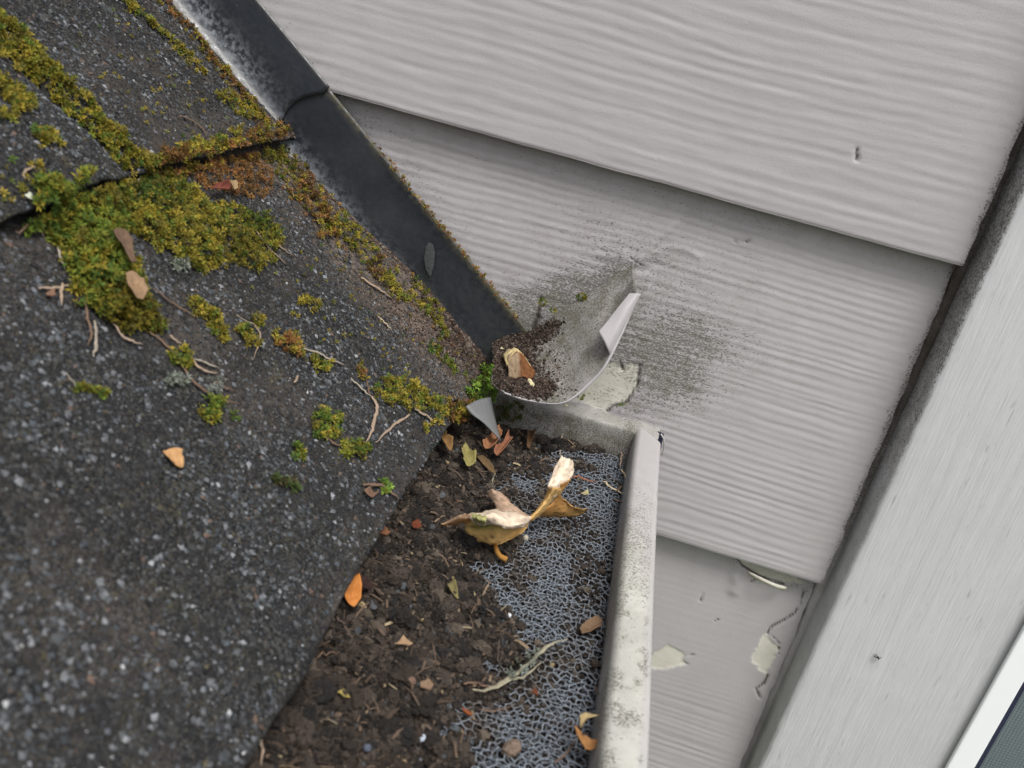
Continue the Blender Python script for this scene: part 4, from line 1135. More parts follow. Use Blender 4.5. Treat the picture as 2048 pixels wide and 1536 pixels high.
SPOTS = [
 ('round bright moss cushion left of the branching tan twig, near the gutter', [('spot', 645, 850, 30, 28)], 'green', .005),
 ('round moss cushion lowest on the shingle, near its gutter edge', [('spot', 708, 905, 27, 20)], 'green', .004),
 ('moss tuft on the thin twigs at the tail of the large green mat', [('spot', 358, 718, 22, 22)], 'green', .004),
 ('moss tuft at the lowest end of the thin twig chain', [('spot', 415, 822, 24, 24)], 'green', .004),
 ('first moss tuft right of the large green mat', [('line', [(385, 612), (410, 630)], 12)], 'olive', .003),
 ('second moss tuft right of the large green mat', [('line', [(418, 640), (440, 672)], 12)], 'olive', .003),
 ('little moss tuft above the long grey needle', [('spot', 510, 645, 16, 10)], 'olive', .003),
 ('moss tuft at the bent thin needle', [('line', [(480, 660), (505, 690)], 12)], 'olive', .003),
 ('brownish moss tuft at the upper end of the long grey needle', [('line', [(560, 680), (590, 698)], 17)], 'rusty', .003),
 ('small round moss tuft on pale grains in mid shingle', [('spot', 585, 635, 14, 9)], 'olive', .003),
 ('small moss tuft higher up on mid shingle', [('line', [(605, 600), (625, 615)], 11)], 'olive', .003),
 ('moss tuft under the long grey needle', [('spot', 640, 735, 17, 12)], 'olive', .003),
 ('thin moss tuft beside the lower end of the long grey needle', [('spot', 618, 725, 10, 10)], 'olive', .002),
 ('small moss line above the long olive cushion', [('line', [(715, 735), (728, 755)], 8)], 'rusty', .002),
 ('dark flat moss smear below the lowest cushions', [('line', [(545, 958), (585, 975)], 9)], 'dark', .001),
 ('green moss sprig on the mossy leaf stalk at the gutter edge', [('spot', 768, 975, 15, 11)], 'fresh', .003),
 ('small moss streak left of the lowest round cushion', [('line', [(585, 895), (602, 918)], 8)], 'green', .002),
 ('tiny moss tuft in bare shingle right of the tail of the green mat', [('spot', 470, 835, 12, 8)], 'green', .002),
 ('tiny moss sprig on bare shingle left of the twig chain', [('line', [(150, 775), (205, 788)], 5)], 'green', .001),
 ('mossy shingle edge spot where the gutter starts', [('line', [(845, 860), (880, 838)], 8)], 'olive', .002),
]
for lb, rg, mx, hh in SPOTS: moss(lb, rg, mx, hh)
for lb, rg in [('grey green lichen beside the upper end of the thin twig chain', [('spot', 345, 762, 20, 12)]), ('grey green lichen near the lower end of the thin twig chain', [('spot', 420, 775, 20, 14)]), ('pale lichen tuft under the broad yellow green moss mat', [('spot', 358, 530, 16, 12)])]:
    o = moss(lb, rg, 'lichen', .002, 0.0016, 0.016, name='lichen_tuft'); o['category'] = 'lichen'
moss('sparse moss specks scattered over the shingles near the flashing', [('poly', [(560, 480), (640, 470), (760, 580), (900, 720), (900, 800), (760, 790), (640, 700), (560, 640), (480, 560)]), ('poly', [(100, 60), (240, 10), (420, 200), (500, 260), (300, 300)])], 'olive', 0.0006, 0.0009, 0.012, name='moss_specks', cover=0.22, stuff=True)
moss('thin rusty moss film between the shingle grains beside the lower flashing', [('poly', [(560, 300), (640, 330), (760, 480), (880, 600), (965, 705), (930, 745), (800, 610), (660, 480), (570, 400)])], 'rusty', 0.0008, 0.0010, 0.022, name='moss_specks', cover=0.5, stuff=True)
moss('thin moss film on the upper shingle edge at the left', [('poly', [(0, 330), (60, 320), (160, 350), (150, 380), (60, 410), (0, 420)])], 'olive', 0.001, 0.0011, 0.02, name='moss_specks', cover=0.35, stuff=True)
def wallp(x, y): return at_wall(x, y, -0.0115)
NW = np.array([0, -0.85, 0.5])
moss('small dark moss tuft on the siding at the back of the scoop', [('spot', 1164, 600, 15, 13)], 'dark', 0.002, 0.0012, 0.04, surf=wallp, nrm=NW, tint=[(1164, 596, 9, 'green')])
moss('tiny green moss on the notched siding corner above the scoop', [('spot', 1084, 606, 9, 8), ('spot', 1108, 618, 8, 6)], 'green', 0.001, 0.0010, 0.04, surf=wallp, nrm=NW)
moss('dark moss growing on the end cap under the scoop', [('spot', 1018, 822, 26, 20)], 'dark', 0.002, 0.0013, 0.03, surf=lambda x, y: at_wall(x, y, -0.018), nrm=NW)
moss('little moss spot on the bare patch of siding by the scoop', [('line', [(1160, 795), (1178, 788)], 4), ('line', [(1232, 812), (1250, 808)], 4)], 'green', 0.0008, 0.0009, 0.04, surf=wallp, nrm=NW)
def rimp(x, y): return at_wall(x, y, -0.0148)
moss('brown moss fringe along the top rim of the lower flashing', [('line', [(745, 282), (842, 401), (950, 532), (1035, 636)], 4)], 'rusty', 0.0005, 0.0008, 0.05, surf=rimp, nrm=NW)
# upright green sprig at the corner
P = np.array([wy(982, 778, -0.055), wy(978, 760, -0.056), wy(980, 742, -0.056), wy(985, 732, -0.055)])
V, F, C = shoots(spline(P, 26), np.array([0, 0, 1.0]), np.full(26, 0.0011), FRESH, mrng, 1, 6)
tag(mk('moss_sprig', V, F, M_MOSS, None, {'col': C}), 'single upright bright green moss sprig at the corner of the scoop', 'moss')

# ------------------------------------------------------------------ needles and twigs
wrng = np.random.default_rng(9)
WCOL = {'tan': (0.27, 0.20, 0.145), 'brown': (0.13, 0.082, 0.055), 'grey': (0.26, 0.225, 0.18), 'pale': (0.46, 0.37, 0.24), 'dark': (0.07, 0.05, 0.04), 'mossy': (0.24, 0.22, 0.155), 'red': (0.28, 0.09, 0.04)}
def needle(name, label, pts, width, col, surf=at_roof, lift=0.0012, flat=0.45, arch=0.0, group=None, ends=(0.7, 0.35)):
    """width in photo pixels"""
    p = np.array(pts, float); n = max(6, 5 * len(p))
    c = spline(p, n); c = c + (np.stack([fbm(np.arange(n) * .7, np.zeros(n) + p[0, 0], 2, 431), fbm(np.arange(n) * .7, np.zeros(n) + p[0, 1], 2, 432)], 1) - .5) * 5.0
    width = width * 0.8; P = surf(c[:, 0], c[:, 1])
    t = np.linspace(0, 1, n)
    # follow the ground smoothly rather than each bump
    up = RN if surf is at_roof else np.array([0, 0, 1.0])
    hgt = (P - P[0]) @ up; sm_h = np.polyval(np.polyfit(t, hgt, 2), t)
    P = P + np.outer(sm_h - hgt + lift + arch * np.sin(np.pi * t), up)
    dist = np.linalg.norm(P - CC, axis=1)
    wr = width / FPX * dist / 2
    R = wr * (ends[0] + (1 - ends[0]) * sm(t, 0, .3)) * (ends[1] + (1 - ends[1]) * (1 - sm(t, .6, 1))) * (1 + (fbm(t * 9, t * 0, 2, int(p[0, 0])) - .5) * .5)
    V, F = tube(P, R, 7, flat, up=up)
    cc = np.array(WCOL[col]) * (0.75 + 0.6 * fbm(np.repeat(t, 7) * 12, np.tile(np.arange(7), n) * .9, 3, int(p[0, 1])))[:, None]
    cc = np.concatenate([cc, cc[:1], cc[-1:]])
    o = mk(name, V, F, M_WOOD, None, {'col': cc}, True)
    tag(o, label, 'twig' if name == 'twig' else 'needle', group)
    return o
ND = [
 ('conifer_needle', 'curled brown needle hanging below the large green moss mat, left of its straight neighbour', [(166, 600), (170, 640), (177, 672), (169, 694)], 7, 'brown'),
 ('conifer_needle', 'straight grey brown needle hanging below the large green moss mat', [(184, 645), (187, 692), (181, 719)], 8, 'grey'),
 ('conifer_needle', 'short tan needle sticking out up-left of the large green moss mat', [(112, 500), (116, 520), (125, 542)], 8, 'grey'),
 ('conifer_needle', 'horizontal tan needle sticking out left of the large green moss mat', [(74, 580), (105, 581), (139, 575)], 7, 'tan'),
 ('conifer_needle', 'short upright needle crossing the horizontal one left of the moss mat', [(121, 570), (118, 592), (119, 616)], 8, 'tan'),
 ('conifer_needle', 'dark thin needle at the top left border of the large moss mat', [(52, 438), (72, 458), (86, 485)], 5, 'brown'),
 ('conifer_needle', 'pale needle below the tip of the large moss mat', [(222, 652), (247, 682), (280, 694)], 7, 'tan'),
 ('twig', 'long thin forked twig chain running down right from the tip of the moss mat', [(293, 668), (326, 692), (348, 715), (372, 754), (400, 782), (428, 800), (476, 812)], 8, 'brown'),
 ('conifer_needle', 'short pale needle at the start of the thin twig chain', [(334, 674), (357, 693)], 8, 'tan'),
 ('conifer_needle', 'curved pale needle right of the middle of the thin twig chain', [(378, 720), (398, 742), (430, 750)], 8, 'tan'),
 ('conifer_needle', 'straight grey needle above the curved pale one by the twig chain', [(382, 722), (408, 730), (434, 740)], 6, 'grey'),
 ('conifer_needle', 'short brown needle crossing the twig chain near its lichen', [(425, 768), (445, 778), (465, 786)], 6, 'brown'),
 ('conifer_needle', 'arched dark needle right of the large green moss mat', [(302, 580), (345, 612), (388, 637)], 5, 'brown'),
 ('conifer_needle', 'long thin needle at the right end of the broad yellow green mat', [(497, 450), (527, 490), (568, 532)], 6, 'tan'),
 ('conifer_needle', 'bent hair-thin needle in the middle of the shingle', [(469, 633), (511, 663), (514, 690), (501, 724)], 4, 'tan'),
 ('wood_chip', 'upright orange tan wood chip stuck in the top of the moss mat', [(208, 446), (201, 462), (194, 478)], 13, 'tan'),
 ('conifer_needle', 'curled grey needle on the moss under the shingle edge', [(273, 356), (280, 378), (276, 396), (266, 413)], 6, 'grey'),
 ('conifer_needle', 'broad tan needle beside the mossy seam, pointing at the scoop', [(716, 558), (749, 577), (782, 598)], 8, 'tan'),
 ('conifer_needle', 'long straight grey needle in mid shingle', [(603, 698), (643, 714), (683, 735)], 7, 'grey'),
 ('conifer_needle', 'grey needle above the joint of the branching tan twig', [(698, 760), (720, 781), (740, 798)], 7, 'grey'),
 ('conifer_needle', 'short brown needle touching the joint of the branching tan twig', [(729, 762), (734, 782), (738, 800)], 5, 'brown'),
 ('twig', 'bent tan twig standing out pale on the shingle near the gutter', [(738, 798), (751, 816), (741, 855), (728, 892)], 11, 'tan'),
 ('conifer_needle', 'slanting tan needle right of the bent tan twig', [(815, 833), (790, 848), (764, 872), (748, 887)], 7, 'tan'),
 ('conifer_needle', 'short tan needle nearest the shingle corner', [(825, 819), (845, 832), (868, 848)], 8, 'tan'),
 ('conifer_needle', 'hair-thin pale needle in the dusty part of the shingle', [(752, 636), (766, 648), (780, 662)], 4, 'pale'),
 ('conifer_needle', 'short brown needle below the round cushion left of the twig', [(646, 876), (658, 886), (674, 897)], 8, 'brown'),
 ('conifer_needle', 'curved brown needle on the upper shingle', [(356, 235), (393, 251), (409, 276)], 5, 'brown'),
 ('conifer_needle', 'curled tan needle on the upper shingle at the left', [(44, 363), (46, 347), (65, 338)], 6, 'tan'),
 ('leaf_stalk', 'curved brown leaf stalk lying at the gutter edge of the shingle', [(720, 974), (745, 973), (765, 977), (782, 990), (794, 1003)], 9, 'brown'),
 ('conifer_needle', 'thin tan needle by the right border of the broad moss mat', [(548, 480), (560, 500), (585, 515)], 4, 'tan'),
 ('conifer_needle', 'faint dark line of a needle low on the bare shingle', [(125, 752), (140, 768), (146, 780)], 3, 'grey'),
 ('conifer_needle', 'tiny tan chip of needle above the round mossy cushion', [(590, 756), (585, 770)], 6, 'tan'),
 ('conifer_needle', 'broken tan needle beside the corner tuft', [(905, 795), (920, 812), (934, 826)], 4, 'tan'),
]
for d in ND: needle(*d)
def at_soil(px, py, lift=0.0):
    px = np.asarray(px, float); py = np.asarray(py, float); z = np.full(px.shape, ZF)
    for _ in range(4):
        d = ray(px, py); t = (z - CC[2]) / d[..., 2]; P = CC + d * t[..., None]
        z = np.maximum(soil_h(P[..., 0], P[..., 1]), ZF + 0.0003 - 0.01 * (P[..., 0] < xb(P[..., 1])))
    return P + np.array([0, 0, lift])
GN = [
 ('conifer_needle', 'curved tan needle sticking out below the shingle edge at the bottom', [(514, 1468), (523, 1500), (520, 1540)], 8, 'tan'),
 ('conifer_needle', 'dark flat needle below the orange leaf', [(672, 1241), (690, 1265), (708, 1291)], 9, 'dark'),
 ('conifer_needle', 'dark thin needle running out from the shingle edge in the soil', [(590, 1336), (630, 1324), (676, 1312)], 6, 'brown'),
 ('conifer_needle', 'brown needle touching the lichened twig', [(924, 1374), (955, 1377), (992, 1380)], 7, 'brown'),
 ('conifer_needle', 'thin dark needle pointing down from the soil to the lichened twig', [(995, 1295), (998, 1325), (1003, 1352)], 4, 'dark'),
 ('conifer_needle', 'curved pale grass blade lying across the foam by the lip', [(1204, 968), (1225, 985), (1252, 997)], 6, 'pale'),
 ('conifer_needle', 'curled cream blade standing at the gutter lip', [(1240, 944), (1250, 960), (1256, 988)], 6, 'pale'),
 ('conifer_needle', 'short upright tan needle on the foam near the end cap', [(1243, 905), (1241, 922), (1238, 940)], 5, 'tan'),
 ('conifer_needle', 'reddish stem on the foam right of the upright leaf lobe', [(1143, 957), (1165, 963), (1190, 971)], 5, 'red'),
 ('conifer_needle', 'thin arched stem from the leaf top into the soil', [(1111, 926), (1080, 928), (1045, 947)], 4, 'brown'),
 ('conifer_needle', 'olive stub behind the spike of the curled leaf', [(987, 955), (983, 968), (978, 982)], 6, 'mossy'),
 ('conifer_needle', 'dark needle along the gutter lip near the bottom', [(1186, 1380), (1198, 1405), (1206, 1440)], 8, 'dark'),
 ('conifer_needle', 'short dark needle on the foam beside the gutter lip', [(1226, 1005), (1242, 1008), (1252, 1010)], 6, 'brown'),
 ('conifer_needle', 'brown chip under the cream blade', [(1232, 990), (1243, 978)], 8, 'brown'),
 ('conifer_needle', 'thin brown root below the lichened twig', [(955, 1428), (990, 1430), (1025, 1420)], 5, 'brown'),
 ('conifer_needle', 'upright dark stem behind the tall leaf lobe', [(1121, 880), (1119, 900), (1120, 918)], 6, 'grey'),
 ('conifer_needle', 'brown stem near the bottom curled leaf', [(1105, 1536), (1130, 1515), (1146, 1490)], 5, 'brown'),
]
for d in GN: needle(*d, surf=at_soil, lift=0.0016)
tw = needle('twig', 'pale lichened forked twig lying on soil and foam at the bottom', [(941, 1398), (1005, 1378), (1045, 1350), (1071, 1322), (1100, 1300), (1130, 1292)], 10, 'mossy', surf=at_soil, lift=0.0028)
br = needle('branch', None, [(950, 1398), (1026, 1376), (1050, 1362), (1076, 1342)], 8, 'mossy', surf=at_soil, lift=0.0030)
for k in ('label', 'category'):
    if k in br: del br[k]
br.parent = tw
V, F, C = shoots(at_soil(np.array([1010, 1030, 1050, 1040, 1062, 1020, 1055]), np.array([1372, 1352, 1340, 1362, 1330, 1380, 1352]), 0.0045), np.array([0, 0, 1.0]), np.full(7, 0.0016), GREY, mrng)
lc = mk('lichen', V, F, M_MOSS, tw, {'col': C})

# ------------------------------------------------------------------ leaves
def leaf_obj(parts, name, label, group=None):
    """parts: list of (row list of px,py,h rows, colour function). Each part a lofted sheet; all joined into one blade"""
    mb = MB()
    for rows, cf, base in parts:
        G = []
        for rw in rows:
            if base == 'gut': Pw = np.array([at_flat(np.array(float(x)), np.array(float(y)), ZF + h) for x, y, h in rw])
            else: Pw = np.array([base(np.array([float(x)]), np.array([float(y)]), h)[0] for x, y, h in rw])
            G.append(spline(Pw, 22))
        G = np.array(G); G = np.array([spline(G[:, i], 16) for i in range(22)])   # 22 x 16
        u, v = np.meshgrid(np.linspace(0, 1, 22), np.linspace(0, 1, 16), indexing='ij')
        k = float(rows[0][0][0])
        G = G + np.stack([u * 0, u * 0, (fbm(u * 6 + k, v * 4, 3, 401) - .5) * 0.0018 + (fbm(u * 22 + k, v * 16, 2, 405) - .5) * 0.0006], -1)
        col = cf(u, v) * (0.62 + 0.72 * fbm(u * 9 + k, v * 7, 3, 403))[..., None]
        # faint veins
        ve = np.exp(-((np.abs((v + u * 0.9) * 5 % 1 - .5)) / 0.05) ** 2) * 0.22 + 0.5 * sm(fbm(u * 30 + k, v * 22, 2, 407), .74, .80)
        col = col * (1 - ve[..., None])
        mb.add(G.reshape(-1, 3), quads(22, 16), col.reshape(-1, 3))
    o = mb.build('blade', M_LEAF, None, True)
    s = o.modifiers.new('s', 'SOLIDIFY'); s.thickness = 0.00014; s.offset = 0
    return o
def cgrad(a, b): return lambda u, v: np.array(a) * (1 - v)[..., None] + np.array(b) * v[..., None]
GOLD = (0.66, 0.42, 0.16); PALE = (0.82, 0.67, 0.51); PINK = (0.52, 0.36, 0.25); ORNG = (0.48, 0.235, 0.07); LGRN = (0.37, 0.36, 0.15)
def pan(u, v):
    c = np.array(GOLD) * (1 - u * 0)[..., None] + 0
    g = np.exp(-(((u - .28) / .24) ** 2 + ((v - .20) / .22) ** 2))[..., None]
    return c * (1 - g) + np.array([0.12, 0.17, 0.03]) * g
leafE = empty('dry_leaf', at_flat(np.array(1050.), np.array(1040.), ZF + 0.002))
tag(leafE, 'large curled golden dry leaf with twisted lobes standing on soil and foam', 'leaf')
P1 = [[(935, 1040, .012), (985, 1034, .016), (1040, 1038, .017), (1062, 1038, .014)],
      [(930, 1056, .008), (985, 1054, .010), (1030, 1052, .012), (1058, 1046, .013)],
      [(940, 1076, .004), (985, 1078, .006), (1025, 1068, .008), (1052, 1058, .011)],
      [(955, 1082, .003), (985, 1090, .003), (1012, 1085, .005), (1048, 1064, .010)]]
P2 = [[(935, 1028, .016), (985, 1018, .020), (1030, 1025, .019), (1066, 1034, .0155)],
      [(940, 1034, .019), (985, 1030, .023), (1030, 1036, .021), (1062, 1039, .0150)],
      [(950, 1046, .017), (990, 1042, .0215), (1028, 1050, .020), (1056, 1046, .0145)],
      [(962, 1052, .0145), (996, 1050, .0195), (1014, 1060, .018), (1050, 1054, .0138)]]
P3 = [[(972, 984, .010), (985, 1000, .013), (992, 1016, .016), (985, 1026, .019)],
      [(985, 980, .014), (1000, 1000, .016), (1015, 1018, .018), (1020, 1030, .019)],
      [(998, 983, .013), (1018, 1004, .015), (1040, 1024, .017), (1045, 1034, .018)],
      [(1002, 988, .010), (1026, 1010, .012), (1050, 1026, .014), (1062, 1036, .0155)]]
P4 = [[(940, 1026, .017), (915, 1032, .013), (895, 1042, .008), (881, 1049, .005)],
      [(942, 1034, .019), (918, 1038, .014), (898, 1046, .009), (882, 1050, .006)],
      [(942, 1046, .015), (918, 1048, .011), (900, 1051, .007), (883, 1052, .004)]]
P5 = [[(1056, 1036, .0148), (1078, 1012, .017), (1092, 990, .020), (1096, 972, .024)],
      [(1060, 1038, .0158), (1084, 1014, .0185), (1098, 994, .022), (1108, 976, .026)],
      [(1064, 1042, .0135), (1092, 1018, .016), (1108, 998, .019), (1124, 980, .023)]]
P6 = [[(1096, 976, .024), (1096, 970, .0255), (1104, 950, .027), (1111, 930, .029), (1123, 914, .031)],
      [(1102, 986, .023), (1112, 970, .0265), (1122, 950, .0285), (1130, 935, .030), (1136, 919, .0315)],
      [(1108, 998, .020), (1128, 972, .0235), (1141, 958, .0255), (1148, 942, .027), (1146, 924, .029)]]
P6b = [[(1096, 973, .0250), (1112, 970, .0260), (1128, 967, .0255), (1141, 958, .0255)],
       [(1098, 982, .0225), (1112, 980, .0235), (1126, 978, .0225), (1138, 966, .0235)],
       [(1100, 996, .020), (1110, 992, .021), (1118, 990, .0205), (1126, 980, .0215)]]
P7 = [[(1074, 1034, .012), (1090, 1020, .015), (1108, 1000, .018), (1118, 990, .020)],
      [(1082, 1034, .009), (1108, 1026, .010), (1130, 1012, .012), (1130, 998, .016)],
      [(1092, 1034, .006), (1120, 1032, .006), (1148, 1024, .007), (1152, 1014, .011)],
      [(1108, 1033, .004), (1140, 1032, .004), (1165, 1028, .005), (1176, 1018, .008)]]
bl = leaf_obj([(P1, pan, 'gut'), (P2, cgrad(PALE, PALE), 'gut'), (P3, cgrad(PINK, PINK), 'gut'), (P4, cgrad(PINK, ORNG), 'gut'),
               (P5, cgrad(GOLD, GOLD), 'gut'), (P6, cgrad(PALE, PALE), 'gut'), (P6b, cgrad(ORNG, GOLD), 'gut'), (P7, cgrad(ORNG, GOLD), 'gut'),
               ([[(942, 1026, .0205), (955, 1028, .0225), (972, 1032, .0235)], [(944, 1036, .0215), (958, 1038, .0235), (973, 1040, .0235)], [(950, 1042, .019), (960, 1048, .020), (968, 1052, .0205)]], cgrad(LGRN, LGRN), 'gut')], 'dry_leaf', '')
adopt(bl, leafE)
P = np.array([at_flat(np.array(float(x)), np.array(float(y)), ZF + h) for x, y, h in [(990, 1088, .0035), (993, 1100, .004), (1000, 1112, .003), (1012, 1119, .002)]])
V, F = tube(spline(P, 18), np.linspace(.0008, .0011, 18), 7)
st = mk('stem', V, F, M_LEAF, None, {'col': np.tile([0.40, 0.20, 0.05], (len(V), 1))}, True); adopt(st, leafE)

def flake(name, label, outline, surf, h0, curl, col, cat='leaf', col2=None, axis=0.0, mat=None, thick=0.0003):
    """thin curled scrap from an outline in photo pixels; curl bends it about an axis (radians in the picture)"""
    p = np.array(outline, float)
    if len(p) > 2:
        q = np.vstack([p, p[:1]]); o2 = []
        for a, b in zip(q[:-1], q[1:]): o2 += [a + (b - a) * t for t in (0, .34, .67)]
        p = np.array(o2); p += wrng.normal(0, .5, p.shape)
    c = p.mean(0); nr = 6; V = []; C = []
    ca, sa = math.cos(axis), math.sin(axis); R = np.abs((p - c) @ np.array([-sa, ca])).max() + 1e-6
    up = RN if surf is at_roof else np.array([0, 0, 1.0])
    P0 = surf(np.array([c[0]]), np.array([c[1]]))[0]
    scale = np.linalg.norm(P0 - CC) / FPX
    for k in range(nr + 1):
        pts = c + (p - c) * (k / nr)
        if surf in (at_roof,): W = hit(pts[:, 0], pts[:, 1], P0, RN)
        elif surf == 'x': W = None
        else: W = hit(pts[:, 0], pts[:, 1], P0, up)
        s = ((pts - c) @ np.array([-sa, ca])) / R
        hh = h0 + curl * (s ** 2) + (fbm(pts[:, 0] / 7, pts[:, 1] / 7, 2, 421) - .5) * R * scale * 0.35
        V.append(W + np.outer(hh, up))
        tt = fbm(pts[:, 0] / 6, pts[:, 1] / 6, 3, 423)[:, None]
        C.append(np.array(col) * (1 - tt) + np.array(col2 if col2 is not None else np.array(col) * .7) * tt)
    n = len(p); V = np.concatenate(V); C = np.concatenate(C)
    F = []
    V = np.vstack([V, V[:n].mean(0)]); C = np.vstack([C, C[:n].mean(0)])
    for k in range(nr):
        i = np.arange(n); j = (i + 1) % n
        F.append(np.stack([k * n + i, k * n + j, (k + 1) * n + j, (k + 1) * n + i], 1))
    i = np.arange(n)
    o = mk(name, V, [np.concatenate(F[1:]), np.stack([np.full(n, len(V) - 1), n + (i + 1) % n, n + i], 1)], mat or M_LEAF, None, {'col': C}, True)
    # centre fan
    s_ = o.modifiers.new('s', 'SOLIDIFY'); s_.thickness = thick; s_.offset = 0
    tag(o, label, cat)
    me = o.data
    return o
def flake_full(*a, **k):
    return flake(*a, **k)
SO = at_soil
flake('leaf_scrap', 'orange fan-shaped dry leaf piece poking out from under the shingle edge', [(674, 1192), (692, 1180), (712, 1180), (717, 1200), (716, 1225), (702, 1243), (690, 1238), (678, 1215)], SO, .005, .0015, (0.50, 0.175, 0.04), col2=(0.60, 0.25, 0.07), axis=1.2)
flake('leaf_scrap', 'single tan orange seed scale lying on the bare shingle', [(320, 908), (335, 904), (350, 910), (360, 928), (361, 940), (350, 942), (332, 928), (321, 918)], at_roof, .0014, .0016, (0.50, 0.27, 0.11), col2=(0.56, 0.34, 0.17), axis=.7)
flake('leaf_scrap', 'olive green dry leaf piece standing on the soil near the shingle corner', [(925, 906), (931, 920), (936, 930), (942, 938), (943, 956), (930, 959), (918, 952), (920, 940), (914, 932), (920, 918)], SO, .006, .003, (0.24, 0.21, 0.075), col2=(0.32, 0.27, 0.10), axis=1.4)
flake('leaf_scrap', 'brown curled leaf with a hole, hugging the shingle corner', [(868, 896), (880, 891), (886, 902), (896, 914), (898, 928), (890, 933), (880, 920), (870, 908)], SO, .007, .003, (0.20, 0.115, 0.045), col2=(0.26, 0.15, 0.06), axis=1.0)
flake('leaf_scrap', 'rust brown rolled leaf half, left arm of the V below the hanging metal', [(990, 880), (997, 890), (994, 905), (986, 920), (978, 930), (962, 926), (955, 920), (970, 905), (980, 890)], SO, .007, .004, (0.34, 0.165, 0.085), col2=(0.24, 0.11, 0.055), axis=2.2)
flake('leaf_scrap', 'rust brown rolled leaf half, right arm of the V below the hanging metal', [(1008, 894), (1016, 904), (1014, 916), (1002, 932), (988, 940), (978, 936), (984, 926), (998, 914)], SO, .007, .004, (0.32, 0.145, 0.08), col2=(0.23, 0.10, 0.055), axis=2.2)
flake('leaf_scrap', 'crumpled brown leaf roll under the olive leaf, reaching to the foam', [(950, 928), (965, 935), (980, 952), (986, 964), (975, 960), (960, 948), (948, 938)], SO, .004, .002, (0.17, 0.11, 0.055), axis=.8)
flake('leaf_scrap', 'dark brown leaf roll leaning on the end cap', [(1046, 888), (1056, 882), (1062, 890), (1056, 908), (1052, 920), (1046, 915), (1048, 900)], SO, .006, .003, (0.17, 0.095, 0.05), axis=1.7)
flake('leaf_scrap', 'dark purple brown leaf piece beside the orange fan-shaped piece', [(712, 1178), (728, 1180), (742, 1192), (735, 1204), (718, 1206)], SO, .004, .002, (0.045, 0.025, 0.022), axis=.3)
flake('leaf_scrap', 'curled brown leaf standing at the gutter lip at the bottom, orange half', [(1136, 1488), (1144, 1498), (1150, 1508), (1178, 1528), (1176, 1540), (1146, 1540), (1140, 1515)], SO, .007, .003, (0.30, 0.14, 0.05), col2=(0.38, 0.2, 0.08), axis=1.0)
flake('leaf_scrap', 'pale tan curl of leaf at the gutter lip at the bottom', [(1140, 1486), (1152, 1478), (1172, 1476), (1180, 1482), (1172, 1488), (1156, 1490), (1146, 1498)], SO, .010, -.003, (0.44, 0.33, 0.17), axis=.2)
flake('leaf_scrap', 'flat oval brown leaf piece on the foam near the gutter lip', [(1154, 1272), (1168, 1258), (1190, 1248), (1200, 1254), (1196, 1270), (1176, 1280), (1158, 1282)], SO, .003, .001, (0.16, 0.10, 0.06), col2=(0.20, 0.13, 0.08), axis=-.5)
flake('seed_husk', 'small open red and cream husk in the middle of the soil', [(784, 1306), (800, 1296), (822, 1304), (806, 1310)], SO, .003, .002, (0.28, 0.15, 0.08), 'seed', col2=(0.42, 0.32, 0.2), axis=.1)
flake('seed_husk', 'orange brown husk at the shingle edge above the orange fan-shaped leaf', [(748, 1085), (760, 1082), (776, 1090), (760, 1102), (750, 1098)], SO, .005, .002, (0.22, 0.10, 0.05), 'seed', axis=.2)
flake('seed_husk', 'small bright red husk on the soil left of the large golden leaf', [(820, 1060), (832, 1056), (840, 1066), (830, 1076), (822, 1070)], SO, .003, .001, (0.17, 0.05, 0.025), 'seed', axis=.2)
flake('seed_husk', 'tan peach husk in the lower soil', [(834, 1384), (850, 1380), (862, 1388), (856, 1400), (838, 1402)], SO, .003, .002, (0.26, 0.17, 0.11), 'seed', axis=.2)
flake('seed_husk', 'narrow yellow husk in the lower left soil', [(670, 1402), (684, 1400), (696, 1412), (690, 1416), (680, 1408)], SO, .003, .001, (0.38, 0.30, 0.10), 'seed', axis=.2)
flake('seed_husk', 'red orange husk left of the bottom foam patch', [(917, 1432), (932, 1438), (940, 1446), (930, 1450)], SO, .003, .001, (0.26, 0.08, 0.03), 'seed', axis=.3)
flake('seed_husk', 'red husk under the lichened twig', [(1058, 1396), (1070, 1400), (1072, 1408), (1060, 1406)], SO, .003, .001, (0.17, 0.06, 0.03), 'seed', axis=.3)
flake('seed_husk', 'cream husk stuck on the foam right of the golden leaf', [(1160, 994), (1172, 990), (1176, 996), (1162, 1000)], SO, .002, .001, (0.46, 0.40, 0.22), 'seed', axis=.1)
flake('wood_chip', 'mossy yellow stick end upright in the middle of the soil', [(888, 1190), (900, 1186), (908, 1202), (912, 1218), (902, 1216), (894, 1204)], SO, .004, .002, (0.24, 0.20, 0.09), 'wood chip', axis=1.0)
flake('maple_seed', 'brown winged maple seed overgrown by the large moss mat, upper one', [(188, 500), (200, 492), (214, 498), (226, 515), (230, 540), (236, 560), (226, 562), (212, 530), (196, 512)], at_roof, .0085, .001, (0.17, 0.105, 0.07), 'seed', col2=(0.12, 0.08, 0.055), axis=1.1)
flake('maple_seed', 'tan winged maple seed overgrown by the large moss mat, lower striped one', [(214, 580), (228, 578), (246, 598), (256, 618), (250, 634), (236, 632), (220, 612), (214, 596)], at_roof, .0085, .001, (0.33, 0.22, 0.13), 'seed', col2=(0.24, 0.15, 0.085), axis=1.1)
flake('leaf_scrap', 'dark red leaf folded on the rusty moss', [(405, 392), (418, 382), (436, 378), (447, 384), (446, 394), (430, 392), (415, 396)], at_roof, .004, .002, (0.20, 0.055, 0.035), col2=(0.14, 0.05, 0.04), axis=.1)
